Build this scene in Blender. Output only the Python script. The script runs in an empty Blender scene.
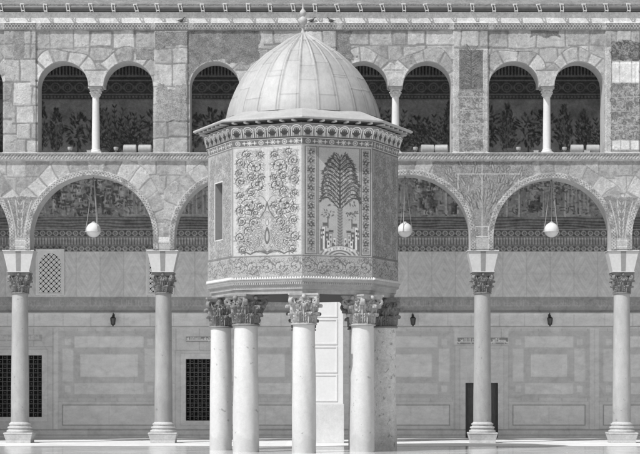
import bpy, math, random
import numpy as np
from mathutils import Vector, Matrix

# ------------------------------------------------------------------ set-up
S = bpy.context.scene
COL = S.collection
FOC = 1922.0          # focal length in photo pixels (photo 640 wide)
HZ = 395.0            # horizon row
EYE = 1.69
YF, TH = 67.7, 0.90   # arcade wall front plane, thickness
YB = 76.4             # gallery back wall
SF = FOC / YF
PI = math.pi
rad = math.radians

def wx(x, D): return (x - 320.0) * D / FOC
def wz(y, D): return EYE + (HZ - y) * D / FOC

# ------------------------------------------------------------------ materials
def new_mat(name):
    m = bpy.data.materials.new(name); m.use_nodes = True
    nt = m.node_tree; nt.nodes.clear()
    out = nt.nodes.new('ShaderNodeOutputMaterial')
    b = nt.nodes.new('ShaderNodeBsdfPrincipled')
    nt.links.new(b.outputs[0], out.inputs[0])
    return m, nt, b

def gray_chain(nt, b, src, specs, bump=0.0, bscale=40.0, bdist=0.01, pits=None, foot=None):
    """src: scalar socket; specs: list of (noise scale, amount, detail, stretch) multiplied in"""
    tc = nt.nodes.new('ShaderNodeTexCoord')
    cur = src
    for sc, amt, det, st in specs:
        mp = nt.nodes.new('ShaderNodeMapping'); mp.inputs['Scale'].default_value = st
        nt.links.new(tc.outputs['Object'], mp.inputs[0])
        n = nt.nodes.new('ShaderNodeTexNoise'); n.inputs['Scale'].default_value = sc
        n.inputs['Detail'].default_value = det; n.inputs['Roughness'].default_value = 0.65
        nt.links.new(mp.outputs[0], n.inputs['Vector'])
        mr = nt.nodes.new('ShaderNodeMapRange')
        mr.inputs['From Min'].default_value = 0.3; mr.inputs['From Max'].default_value = 0.7
        mr.inputs['To Min'].default_value = 1 - amt; mr.inputs['To Max'].default_value = 1 + amt
        nt.links.new(n.outputs['Fac'], mr.inputs['Value'])
        mu = nt.nodes.new('ShaderNodeMath'); mu.operation = 'MULTIPLY'
        nt.links.new(cur, mu.inputs[0]); nt.links.new(mr.outputs[0], mu.inputs[1])
        cur = mu.outputs[0]
    def mul_ramp(val_socket, f0, f1, t0, t1):
        nonlocal cur
        mr = nt.nodes.new('ShaderNodeMapRange')
        for nm, q in (('From Min', f0), ('From Max', f1), ('To Min', t0), ('To Max', t1)): mr.inputs[nm].default_value = q
        nt.links.new(val_socket, mr.inputs['Value'])
        mu = nt.nodes.new('ShaderNodeMath'); mu.operation = 'MULTIPLY'
        nt.links.new(cur, mu.inputs[0]); nt.links.new(mr.outputs[0], mu.inputs[1]); cur = mu.outputs[0]
    if pits:
        for sc, th, dk in pits:
            n = nt.nodes.new('ShaderNodeTexNoise'); n.inputs['Scale'].default_value = sc; n.inputs['Detail'].default_value = 3
            nt.links.new(tc.outputs['Object'], n.inputs['Vector'])
            mul_ramp(n.outputs['Fac'], th, th+.03, 1, dk)
    if foot:      # worn, stained zone near the ground with a ragged upper edge
        sx = nt.nodes.new('ShaderNodeSeparateXYZ'); nt.links.new(tc.outputs['Object'], sx.inputs[0])
        n = nt.nodes.new('ShaderNodeTexNoise'); n.inputs['Scale'].default_value = 3; n.inputs['Detail'].default_value = 4
        nt.links.new(tc.outputs['Object'], n.inputs['Vector'])
        ma = nt.nodes.new('ShaderNodeMath'); ma.operation = 'MULTIPLY_ADD'; ma.inputs[1].default_value = -1.2
        nt.links.new(n.outputs['Fac'], ma.inputs[0]); nt.links.new(sx.outputs[2], ma.inputs[2])
        mul_ramp(ma.outputs[0], foot-.80, foot-.55, .88, 1)
        mul_ramp(ma.outputs[0], foot-.3, foot+.9, .93, 1)
    cc = nt.nodes.new('ShaderNodeCombineColor')
    for i in range(3): nt.links.new(cur, cc.inputs[i])
    nt.links.new(cc.outputs[0], b.inputs['Base Color'])
    if bump > 0:
        n = nt.nodes.new('ShaderNodeTexNoise'); n.inputs['Scale'].default_value = bscale
        n.inputs['Detail'].default_value = 5
        nt.links.new(tc.outputs['Object'], n.inputs['Vector'])
        bp = nt.nodes.new('ShaderNodeBump'); bp.inputs['Strength'].default_value = bump
        bp.inputs['Distance'].default_value = bdist
        nt.links.new(n.outputs['Fac'], bp.inputs['Height'])
        nt.links.new(bp.outputs[0], b.inputs['Normal'])

ISO = (1, 1, 1)
def mat_gray(name, val, rough=0.7, specs=((6, .08, 4, ISO),), bump=0.0, bscale=40, bdist=.01, metal=0.0, spec=0.5, pits=None, foot=None):
    m, nt, b = new_mat(name)
    v = nt.nodes.new('ShaderNodeValue'); v.outputs[0].default_value = val
    gray_chain(nt, b, v.outputs[0], specs, bump, bscale, bdist, pits, foot)
    b.inputs['Roughness'].default_value = rough; b.inputs['Metallic'].default_value = metal
    b.inputs['Specular IOR Level'].default_value = spec
    return m

def mat_tone(name, rough=0.8, specs=((6, .06, 4, ISO),), bump=0.0, bscale=40, bdist=.01, spec=0.3):
    m, nt, b = new_mat(name)
    a = nt.nodes.new('ShaderNodeAttribute'); a.attribute_name = 'tone'
    gray_chain(nt, b, a.outputs['Fac'], specs, bump, bscale, bdist)
    b.inputs['Roughness'].default_value = rough
    b.inputs['Specular IOR Level'].default_value = spec
    return m

M = {}
M['facade'] = mat_tone('weathered_limestone', .9, ((1.2, .12, 4, ISO), (7, .17, 6, ISO), (26, .22, 5, ISO)), .7, 50, .014)
M['wall_marble'] = mat_tone('veined_wall_marble', .55, ((.7, .07, 3, ISO), (2.2, .11, 8, (1, 1, 2.2)), (20, .05, 4, ISO)), .05, 30, .01)
M['wall_mosaic'] = mat_tone('glass_mosaic', .6, ((1.5, .10, 4, ISO), (35, .22, 3, ISO)), .3, 60, .01)
M['drum_mosaic'] = mat_tone('drum_mosaic', .7, ((1.2, .07, 4, ISO), (6, .06, 4, ISO), (40, .20, 4, ISO)), .5, 70, .008)
M['dome_lead'] = mat_tone('lead_sheet', .55, ((.9, .06, 4, ISO), (12, .08, 5, (1, 1, .4)), (60, .06, 2, ISO)), .4, 25, .01, spec=.4)
M['pavilion_stone'] = mat_gray('pavilion_stone', .33, .8, ((2, .14, 5, (1, 1, 3)), (14, .12, 5, ISO), (60, .08, 2, ISO)), .5, 50, .012)
M['pavilion_shaft'] = mat_gray('pale_marble_shaft', .56, .6, ((1.3, .07, 4, (1, 1, .5)), (9, .05, 6, ISO), (30, .05, 3, ISO)), .3, 35, .01, pits=((7, .70, .62), (16, .72, .6)), foot=.55)
M['pavilion_capital'] = mat_gray('carved_marble', .36, .8, ((5, .2, 4, ISO), (25, .15, 4, ISO)), .5, 60, .01)
M['white_marble'] = mat_gray('white_marble', .68, .5, ((1.5, .04, 5, ISO), (12, .03, 5, ISO)), .1, 30, .006)
M['impost'] = mat_gray('pale_impost_marble', .52, .5, ((1.5, .06, 5, ISO), (12, .06, 5, ISO)), .15, 30, .006)
M['pier_plinth'] = mat_gray('worn_plinth_marble', .56, .6, ((1.5, .08, 5, ISO), (9, .08, 6, ISO), (30, .05, 3, ISO)), .25, 30, .01, pits=((10, .70, .75),))
M['stripe'] = mat_gray('grey_marble_inlay', .24, .5, ((10, .1, 5, ISO),))
M['shaft'] = mat_gray('grey_marble_shaft', .37, .5, ((1.0, .10, 5, (1, 1, .35)), (7, .09, 6, (1, 1, .4)), (30, .05, 3, ISO)), .15, 25, .006, pits=((9, .70, .75),), foot=1.2)
M['base'] = mat_gray('worn_marble_base', .44, .7, ((4, .16, 5, ISO), (18, .12, 5, ISO)), .5, 35, .015)
M['capital'] = mat_gray('dark_carved_stone', .20, .85, ((5, .25, 4, ISO), (25, .18, 4, ISO)), .5, 60, .01)
M['colonette'] = mat_gray('small_marble_column', .62, .6, ((3, .1, 5, (1, 1, .3)), (20, .07, 4, ISO)), .2, 40, .005)
M['plain_stone'] = mat_gray('plain_limestone', .42, .9, ((1.5, .12, 5, ISO), (12, .12, 5, ISO)), .4, 40, .01)
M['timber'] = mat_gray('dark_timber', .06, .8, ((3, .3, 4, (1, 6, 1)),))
M['roof'] = mat_gray('roof_covering', .19, .95, ((2, .25, 5, ISO), (14, .3, 6, ISO), (50, .2, 3, ISO)), .8, 18, .04)
M['gutter'] = mat_gray('weathered_zinc', .16, .5, ((4, .15, 4, ISO),), metal=.3)
M['pale_metal'] = mat_gray('pale_painted_metal', .50, .5, ((8, .1, 3, ISO),))
M['dark_metal'] = mat_gray('black_iron', .035, .5, ((8, .1, 3, ISO),))
M['iron_grille'] = mat_gray('iron_grille', .15, .55, ((8, .15, 3, ISO),))
M['dark_room'] = mat_gray('dark_interior', .025, .9, ((3, .1, 3, ISO),))
M['gypsum'] = mat_tone('gypsum_lattice', .85, ((8, .06, 4, ISO),), .2, 60, .005)
M['chain'] = mat_gray('chain_metal', .30, .5, ((8, .1, 3, ISO),))
M['globe'] = mat_gray('milk_glass', .62, .18, ((5, .02, 2, ISO),))
M['lamp_glass'] = mat_gray('smoked_glass', .10, .15, ((5, .05, 2, ISO),))
M['lamp_body'] = mat_gray('floodlight_housing', .34, .45, ((12, .12, 4, ISO),))
M['bird'] = mat_gray('pigeon_feathers', .08, .8, ((20, .3, 3, ISO),))
M['door'] = mat_gray('dark_door_timber', .09, .6, ((4, .25, 4, (6, 1, 1)),))

def floor_mat(name, base, rough, var, joint_x, joint_y, jdark):
    m, nt, b = new_mat(name)
    tc = nt.nodes.new('ShaderNodeTexCoord')
    br = nt.nodes.new('ShaderNodeTexBrick')
    br.offset = .5; br.inputs['Scale'].default_value = 1.0
    br.inputs['Brick Width'].default_value = joint_x; br.inputs['Row Height'].default_value = joint_y
    br.inputs['Mortar Size'].default_value = .008; br.inputs['Mortar Smooth'].default_value = .1
    br.inputs['Color1'].default_value = (base * (1 - var),) * 3 + (1,)
    br.inputs['Color2'].default_value = (base * (1 + var),) * 3 + (1,)
    br.inputs['Mortar'].default_value = (base * jdark,) * 3 + (1,)
    nt.links.new(tc.outputs['Object'], br.inputs['Vector'])
    rgb = nt.nodes.new('ShaderNodeRGBToBW'); nt.links.new(br.outputs['Color'], rgb.inputs[0])
    gray_chain(nt, b, rgb.outputs[0], ((.35, .10, 5, (.6, 1.3, 1)), (2.5, .08, 6, ISO), (15, .05, 4, ISO)))
    n = nt.nodes.new('ShaderNodeTexNoise'); n.inputs['Scale'].default_value = .6; n.inputs['Detail'].default_value = 5
    nt.links.new(tc.outputs['Object'], n.inputs['Vector'])
    mr = nt.nodes.new('ShaderNodeMapRange'); mr.inputs['From Min'].default_value = .3; mr.inputs['From Max'].default_value = .7
    mr.inputs['To Min'].default_value = rough * .7; mr.inputs['To Max'].default_value = rough * 1.4
    nt.links.new(n.outputs['Fac'], mr.inputs['Value']); nt.links.new(mr.outputs[0], b.inputs['Roughness'])
    bp = nt.nodes.new('ShaderNodeBump'); bp.inputs['Strength'].default_value = .15; bp.inputs['Distance'].default_value = .004
    n2 = nt.nodes.new('ShaderNodeTexNoise'); n2.inputs['Scale'].default_value = 2.2; n2.inputs['Detail'].default_value = 3
    nt.links.new(tc.outputs['Object'], n2.inputs['Vector'])
    nt.links.new(n2.outputs['Fac'], bp.inputs['Height']); nt.links.new(bp.outputs[0], b.inputs['Normal'])
    return m
M['court'] = floor_mat('polished_court_paving', .62, .11, .10, 1.6, .8, .8)
M['pave'] = floor_mat('pale_gallery_paving', .74, .45, .05, 1.2, .9, .75)

# ------------------------------------------------------------------ objects
def tagset(o, label=None, cat=None, group=None, kind=None):
    if label: o['label'] = label
    if cat: o['category'] = cat
    if group: o['group'] = group
    if kind: o['kind'] = kind
    return o

def thing(name, loc, label, cat, group=None, rz=0.0):
    o = bpy.data.objects.new(name, None); COL.objects.link(o)
    o.location = loc; o.rotation_euler = (0, 0, rz)
    o.empty_display_size = .3
    return tagset(o, label, cat, group)

def link_mesh(name, me, mat, parent=None):
    o = bpy.data.objects.new(name, me); COL.objects.link(o)
    if mat: me.materials.append(mat)
    if parent: o.parent = parent
    return o

def origin_of(o):
    v = Vector((0, 0, 0))
    while o is not None:
        v += o.location; o = o.parent
    return v

class MB:
    def __init__(s): s.v = []; s.f = []
    def add(s, vs, fs):
        n = len(s.v); s.v += [tuple(p) for p in vs]; s.f += [tuple(i + n for i in f) for f in fs]; return s
    def box(s, x0, x1, y0, y1, z0, z1):
        return s.add([(x0,y0,z0),(x1,y0,z0),(x1,y1,z0),(x0,y1,z0),(x0,y0,z1),(x1,y0,z1),(x1,y1,z1),(x0,y1,z1)],
                     [(0,3,2,1),(4,5,6,7),(0,1,5,4),(1,2,6,5),(2,3,7,6),(3,0,4,7)])
    def lathe(s, prof, n=32, c=(0,0,0), cap=True, phase=0.0, sx=1.0):
        vs = []; fs = []; m = len(prof)
        for r, z in prof:
            for i in range(n):
                a = phase + 2*PI*i/n; vs.append((c[0]+r*math.cos(a)*sx, c[1]+r*math.sin(a)*sx, c[2]+z))
        for j in range(m-1):
            for i in range(n):
                k = (i+1) % n; fs.append((j*n+i, j*n+k, (j+1)*n+k, (j+1)*n+i))
        if cap:
            fs.append(tuple(range(n-1, -1, -1))); fs.append(tuple((m-1)*n+i for i in range(n)))
        return s.add(vs, fs)
    def tube(s, pts, r, n=8, taper=None):
        pts = [Vector(p) for p in pts]; vs = []; fs = []
        up = Vector((0, 0, 1)); prev = None
        for i, p in enumerate(pts):
            d = (pts[min(i+1, len(pts)-1)] - pts[max(i-1, 0)]).normalized()
            if prev is None:
                a = d.cross(up if abs(d.z) < .95 else Vector((1, 0, 0))).normalized()
            else:
                a = (prev - d*prev.dot(d)).normalized()
            prev = a; b = d.cross(a)
            rr = r if taper is None else r*taper(i/(len(pts)-1))
            for k in range(n):
                t = 2*PI*k/n; vs.append(p + (a*math.cos(t) + b*math.sin(t))*rr)
        for i in range(len(pts)-1):
            for k in range(n):
                q = (k+1) % n; fs.append((i*n+k, i*n+q, (i+1)*n+q, (i+1)*n+k))
        fs.append(tuple(range(n-1, -1, -1))); fs.append(tuple((len(pts)-1)*n+k for k in range(n)))
        return s.add(vs, fs)
    def ball(s, c, r, n=16, m=10, sz=(1,1,1)):
        prof = [(max(math.sin(PI*j/m), .001), -math.cos(PI*j/m)) for j in range(m+1)]
        vs = []; fs = []
        for rr, z in prof:
            for i in range(n):
                a = 2*PI*i/n; vs.append((c[0]+r*rr*math.cos(a)*sz[0], c[1]+r*rr*math.sin(a)*sz[1], c[2]+r*z*sz[2]))
        for j in range(m):
            for i in range(n):
                k = (i+1) % n; fs.append((j*n+i, j*n+k, (j+1)*n+k, (j+1)*n+i))
        return s.add(vs, fs)
    def build(s, name, mat, parent=None, smooth=False, off=None, auto=None, bevel=0):
        o0 = Vector((0,0,0)) if off is None else Vector(off)
        me = bpy.data.meshes.new(name)
        me.from_pydata([(v[0]-o0.x, v[1]-o0.y, v[2]-o0.z) for v in s.v], [], s.f)
        me.update()
        if smooth:
            me.polygons.foreach_set('use_smooth', [True]*len(me.polygons))
            if auto is not None: me.set_sharp_from_angle(angle=auto)
        o = link_mesh(name, me, mat, parent)
        if bevel:
            b = o.modifiers.new('edge', 'BEVEL'); b.width = bevel; b.segments = 2; b.limit_method = 'ANGLE'
        return o

def copy_tree(o, parent=None):
    c = o.copy(); COL.objects.link(c)
    if parent: c.parent = parent
    for ch in list(o.children):
        if ch.name in bpy.data.objects: copy_tree(ch, c)
    return c

# ------------------------------------------------------------------ numpy painting of relief and tone
rs0 = np.random.RandomState(7)
def vnoise(X, Y, sc, seed=0, oct=1):
    r = np.zeros_like(X, dtype=float); amp = 1.0; tot = 0
    for o in range(oct):
        g = np.random.RandomState(seed + 31*o).rand(97, 97)
        x = X/sc + 1000.3; y = Y/sc + 1000.7
        xi = np.floor(x).astype(int); yi = np.floor(y).astype(int)
        fx = x-xi; fy = y-yi; fx = fx*fx*(3-2*fx); fy = fy*fy*(3-2*fy)
        a = g[xi % 97, yi % 97]; b = g[(xi+1) % 97, yi % 97]; c = g[xi % 97, (yi+1) % 97]; d = g[(xi+1) % 97, (yi+1) % 97]
        r += amp*((a*(1-fx)+b*fx)*(1-fy) + (c*(1-fx)+d*fx)*fy); tot += amp
        amp *= .5; sc = sc/2.0
    return r/tot - .5

def hsh(i, seed=0):
    i = np.asarray(i).astype(np.int64)
    v = (i*7919 + seed*104729 + 12345) % 1000003
    v = (v*v % 1000003)*31 % 1000003
    return (v % 10007)/10007.0

class Cv:
    """a sampled sheet: u to the right, v downwards, tone t and relief h"""
    def __init__(s, u0, u1, v0, v1, res, bg=.4):
        nu = max(2, int(round((u1-u0)/res))+1); nv = max(2, int(round((v1-v0)/res))+1)
        s.u = np.linspace(u0, u1, nu); s.v = np.linspace(v0, v1, nv)
        s.du = s.u[1]-s.u[0]; s.dv = s.v[1]-s.v[0]; s.res = res
        s.U, s.V = np.meshgrid(s.u, s.v)
        s.t = np.full(s.U.shape, float(bg)); s.h = np.zeros(s.U.shape)
    def win(s, a, b, c, d):
        i0 = max(0, int((a-s.u[0])/s.du)-1); i1 = min(len(s.u), int((b-s.u[0])/s.du)+3)
        j0 = max(0, int((c-s.v[0])/s.dv)-1); j1 = min(len(s.v), int((d-s.v[0])/s.dv)+3)
        if i1 <= i0 or j1 <= j0: return None
        return (slice(j0, j1), slice(i0, i1))
    def put(s, w, mask, val, dh=None):
        s.t[w] += (val - s.t[w])*mask
        if dh is not None: s.h[w] += dh*mask
    def aa(s, d): return np.clip(.5 - d/s.res, 0, 1)
    def seg(s, x0, y0, x1, y1, wd, val, w2=None, dh=None):
        m = max(wd, w2 or 0)
        w = s.win(min(x0,x1)-m, max(x0,x1)+m, min(y0,y1)-m, max(y0,y1)+m)
        if w is None: return
        X = s.U[w]; Y = s.V[w]; dx = x1-x0; dy = y1-y0; L = dx*dx+dy*dy+1e-9
        t = np.clip(((X-x0)*dx+(Y-y0)*dy)/L, 0, 1)
        ww = wd if w2 is None else wd+(w2-wd)*t
        s.put(w, s.aa(np.hypot(X-x0-t*dx, Y-y0-t*dy)-ww/2), val, dh)
    def path(s, pts, wd, val, w2=None, dh=None):
        n = len(pts)-1
        for i in range(n):
            a = wd if w2 is None else wd+(w2-wd)*i/n; b = wd if w2 is None else wd+(w2-wd)*(i+1)/n
            s.seg(pts[i][0], pts[i][1], pts[i+1][0], pts[i+1][1], a, val, b, dh)
    def disc(s, x, y, r, val, ry=None, dh=None):
        ry = ry or r
        w = s.win(x-r, x+r, y-ry, y+ry)
        if w is None: return
        d = (np.hypot((s.U[w]-x)/r, (s.V[w]-y)/ry)-1)*min(r, ry)
        s.put(w, s.aa(d), val, dh)
    def ring(s, x, y, r, wd, val, dh=None):
        w = s.win(x-r-wd, x+r+wd, y-r-wd, y+r+wd)
        if w is None: return
        s.put(w, s.aa(np.abs(np.hypot(s.U[w]-x, s.V[w]-y)-r)-wd/2), val, dh)
    def rect(s, x0, y0, x1, y1, val, dh=None):
        w = s.win(x0, x1, y0, y1)
        if w is None: return
        X = s.U[w]; Y = s.V[w]
        s.put(w, s.aa(np.maximum(np.maximum(x0-X, X-x1), np.maximum(y0-Y, Y-y1))), val, dh)
    def frame(s, x0, y0, x1, y1, wd, val, dh=None):
        w = s.win(x0, x1, y0, y1)
        if w is None: return
        X = s.U[w]; Y = s.V[w]
        d = np.maximum(np.maximum(x0-X, X-x1), np.maximum(y0-Y, Y-y1))
        s.put(w, s.aa(np.abs(d+wd/2)-wd/2), val, dh)
    def leaf(s, x, y, a, L, W, val, dh=None):
        """pointed leaf from (x,y) in direction a"""
        w = s.win(x-L-W, x+L+W, y-L-W, y+L+W)
        if w is None: return
        X = s.U[w]-x; Y = s.V[w]-y; c = math.cos(a); q = math.sin(a)
        p = (X*c+Y*q)/L; n = -X*q+Y*c
        pr = np.clip(p, 0, 1)
        half = W/2*np.sqrt(np.clip(np.sin(PI*np.clip(pr, 0, 1)), 0, 1))*(1-.3*pr)
        d = np.maximum(np.abs(n)-half, np.maximum(-p, p-1)*L)
        s.put(w, s.aa(d), val, dh)
    def oleaf(s, x, y, a, L, W, dark, light, lw=.8):
        s.leaf(x, y, a, L, W, dark)
        if W > 2*lw: s.leaf(x+lw*math.cos(a), y+lw*math.sin(a), a, L-2*lw, W-2*lw, light)
    def scroll(s, x, y, r, a0, sg, dark, light, lw=1.0, turns=1.35, leaves=True, rng=random):
        pts = []
        for i in range(26):
            t = i/25; a = a0+sg*2*PI*turns*t; rr = r*(1-.66*t)
            pts.append((x+rr*math.cos(a), y+rr*math.sin(a)))
        s.path(pts, lw*1.5, dark, lw*.8); s.path([(px_+lw*.7, py_+lw*.6) for px_, py_ in pts], lw*.7, light+.06, lw*.3)
        if leaves:
            for i in range(0, 25, 2):
                t = i/25; a = a0+sg*2*PI*turns*t; rr = r*(1-.66*t)
                tang = a+sg*PI/2; j = .75+.5*((i*37+int(x*7+y*3)) % 10)/10
                s.oleaf(x+rr*math.cos(a), y+rr*math.sin(a), tang-sg*.85, r*.55*j, r*.32, dark, light, lw*.5)
                if i % 3 == 0: s.leaf(x+rr*math.cos(a), y+rr*math.sin(a), tang+sg*.9, r*.36*j, r*.24, dark)
        for k in range(3):
            a = k*2*PI/3+a0; s.leaf(x, y, a, r*.28, r*.16, dark)

def sheet(name, cv, mapping, mat, parent, keep=None, snap=None, off=(0, 0, 0), flip=False, smooth=True):
    """cv grid -> mesh; mapping(U,V,H)->x,y,z arrays; keep: bool per cell; snap: fn(U,V)->U,V for rim vertices"""
    nv, nu = cv.U.shape
    U = cv.U.copy(); V = cv.V.copy()
    idx = np.arange(nv*nu).reshape(nv, nu)
    q = np.stack([idx[:-1, :-1], idx[1:, :-1], idx[1:, 1:], idx[:-1, 1:]], -1)
    if flip: q = q[..., ::-1]
    if keep is not None:
        q2 = q[keep]
        if snap is not None:
            used = np.zeros(nv*nu, bool); used[q2.ravel()] = True
            rem = np.zeros(nv*nu, bool); rem[q[~keep].ravel()] = True
            rim = (used & rem).reshape(nv, nu)
            uu, vv = snap(U[rim], V[rim]); U[rim] = uu; V[rim] = vv
        q = q2
    q = q.reshape(-1, 4)
    x, y, z = mapping(U, V, cv.h)
    co = np.stack([np.broadcast_to(x, U.shape)-off[0], np.broadcast_to(y, U.shape)-off[1], np.broadcast_to(z, U.shape)-off[2]], -1).reshape(-1, 3)
    return raw_mesh(name, co, q, cv.t.reshape(-1), mat, parent, smooth)

def raw_mesh(name, co, q, tone, mat, parent, smooth=True):
    used = np.unique(q); remap = np.full(len(co), -1); remap[used] = np.arange(len(used))
    co = co[used]; q = remap[q]; tone = tone[used]
    me = bpy.data.meshes.new(name)
    me.vertices.add(len(co)); me.vertices.foreach_set('co', co.astype(np.float32).ravel())
    me.loops.add(q.size); me.loops.foreach_set('vertex_index', q.astype(np.int32).ravel())
    me.polygons.add(len(q)); me.polygons.foreach_set('loop_start', np.arange(0, q.size, 4, dtype=np.int32))
    me.polygons.foreach_set('use_smooth', np.full(len(q), smooth))
    me.update(calc_edges=True)
    at = me.attributes.new('tone', 'FLOAT', 'POINT'); at.data.foreach_set('value', np.clip(tone, .01, .9).astype(np.float32))
    return link_mesh(name, me, mat, parent)

# ================================================================== SETTING: floors
fl = MB().add([(-300, -60, 0), (300, -60, 0), (300, 500, 0), (-300, 500, 0)], [(0, 1, 2, 3)]).build('courtyard_floor', M['court'])
tagset(fl, kind='structure')
gp = MB().add([(-22, 63.6, .004), (22, 63.6, .004), (22, YB+.5, .004), (-22, YB+.5, .004)], [(0, 1, 2, 3)]).build('gallery_pavement', M['pave'])
tagset(gp, kind='structure')

# ================================================================== ARCADE WALL
ARCH = [(-54, 63.5), (91.7, 61.5), (236.5, 62), (408.5, 62), (552.3, 58.8), (695.5, 63.5)]
CYL, YBOT = 237.0, 250.0
PAIRS = [(-103, 3, -50), (38, 153, 95.8), (190, 304, 247), (338, 451.5, 395.4), (489, 603.8, 546.8), (641, 750, 695.5)]
WTOP, WCY, SILL = 61.5, 86.0, 153.0
PIERS = [(4, 36.5), (154.5, 188), (305.5, 336.5), (453, 488), (605, 640)]
def subarches():
    r = []
    for a, b, c in PAIRS:
        h = 7.6
        r.append(((a+c-h)/2, (c-h-a)/2, a, b)); r.append(((c+h+b)/2, (b-c-h)/2, a, b))
    return r
SUB = subarches()
def open_sd(X, Y):
    d = np.full(X.shape, 1e3)
    for cx, r in ARCH:
        d = np.minimum(d, np.where(Y < CYL, np.hypot(X-cx, Y-CYL)-r, np.abs(X-cx)-r))
    for cx, r, a, b in SUB:
        k = (WCY-WTOP)/r
        d = np.minimum(d, np.where(Y < WCY, np.hypot(X-cx, (Y-WCY)/k)-r, 1e3))
    for a, b, c in PAIRS:
        d = np.minimum(d, np.maximum(np.maximum(a-X, X-b), np.maximum(WCY-Y, Y-SILL)))
    return d
def snap_open(U, V):
    for _ in range(3):
        d = open_sd(U, V); e = .05
        gx = (open_sd(U+e, V)-open_sd(U-e, V))/(2*e); gy = (open_sd(U, V+e)-open_sd(U, V-e))/(2*e)
        n = np.maximum(gx*gx+gy*gy, .3); step = np.clip(d, -1.2, 1.2)
        inb = (V > 12.1) & (V < YBOT-.01)
        U = U - step*gx/n*1.0; V = np.where(inb, V - step*gy/n, V)
        V = np.minimum(V, YBOT)
    return U, V

def masonry(X, Y, rows, lmin, lmax, seed, warp=1.0):
    """-> id, distance to nearest joint (photo px)"""
    Xw = X + vnoise(X, Y, 14, seed, 2)*2.6*warp
    sec = np.floor(X/38+hsh(np.floor(Y/33), seed)*.9)
    Yw = Y + vnoise(X, Y, 17, seed+5, 2)*2.4*warp + (hsh(sec+7, seed)-.5)*5*np.clip((Y-30)/12, 0, 1)*np.clip(np.abs(Y-155)/10-.3, 0, 1)
    rid = np.searchsorted(rows, Yw)-1
    rr = np.clip(rid, 0, len(rows)-2)
    R = np.array(rows)
    dy = np.minimum(Yw-R[rr], R[rr+1]-Yw)
    ids = np.zeros(X.shape, int); dd = dy.copy()
    rng = np.random.RandomState(seed)
    for k in range(len(rows)-1):
        j = [-170.0]
        while j[-1] < 820: j.append(j[-1]+rng.uniform(lmin, lmax))
        j = np.array(j); m = rr == k
        xs = Xw[m]; c = np.clip(np.searchsorted(j, xs)-1, 0, len(j)-2)
        dd[m] = np.minimum(dy[m], np.minimum(xs-j[c], j[c+1]-xs)); ids[m] = c+1000*(k+1)
    return ids, dd

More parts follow.
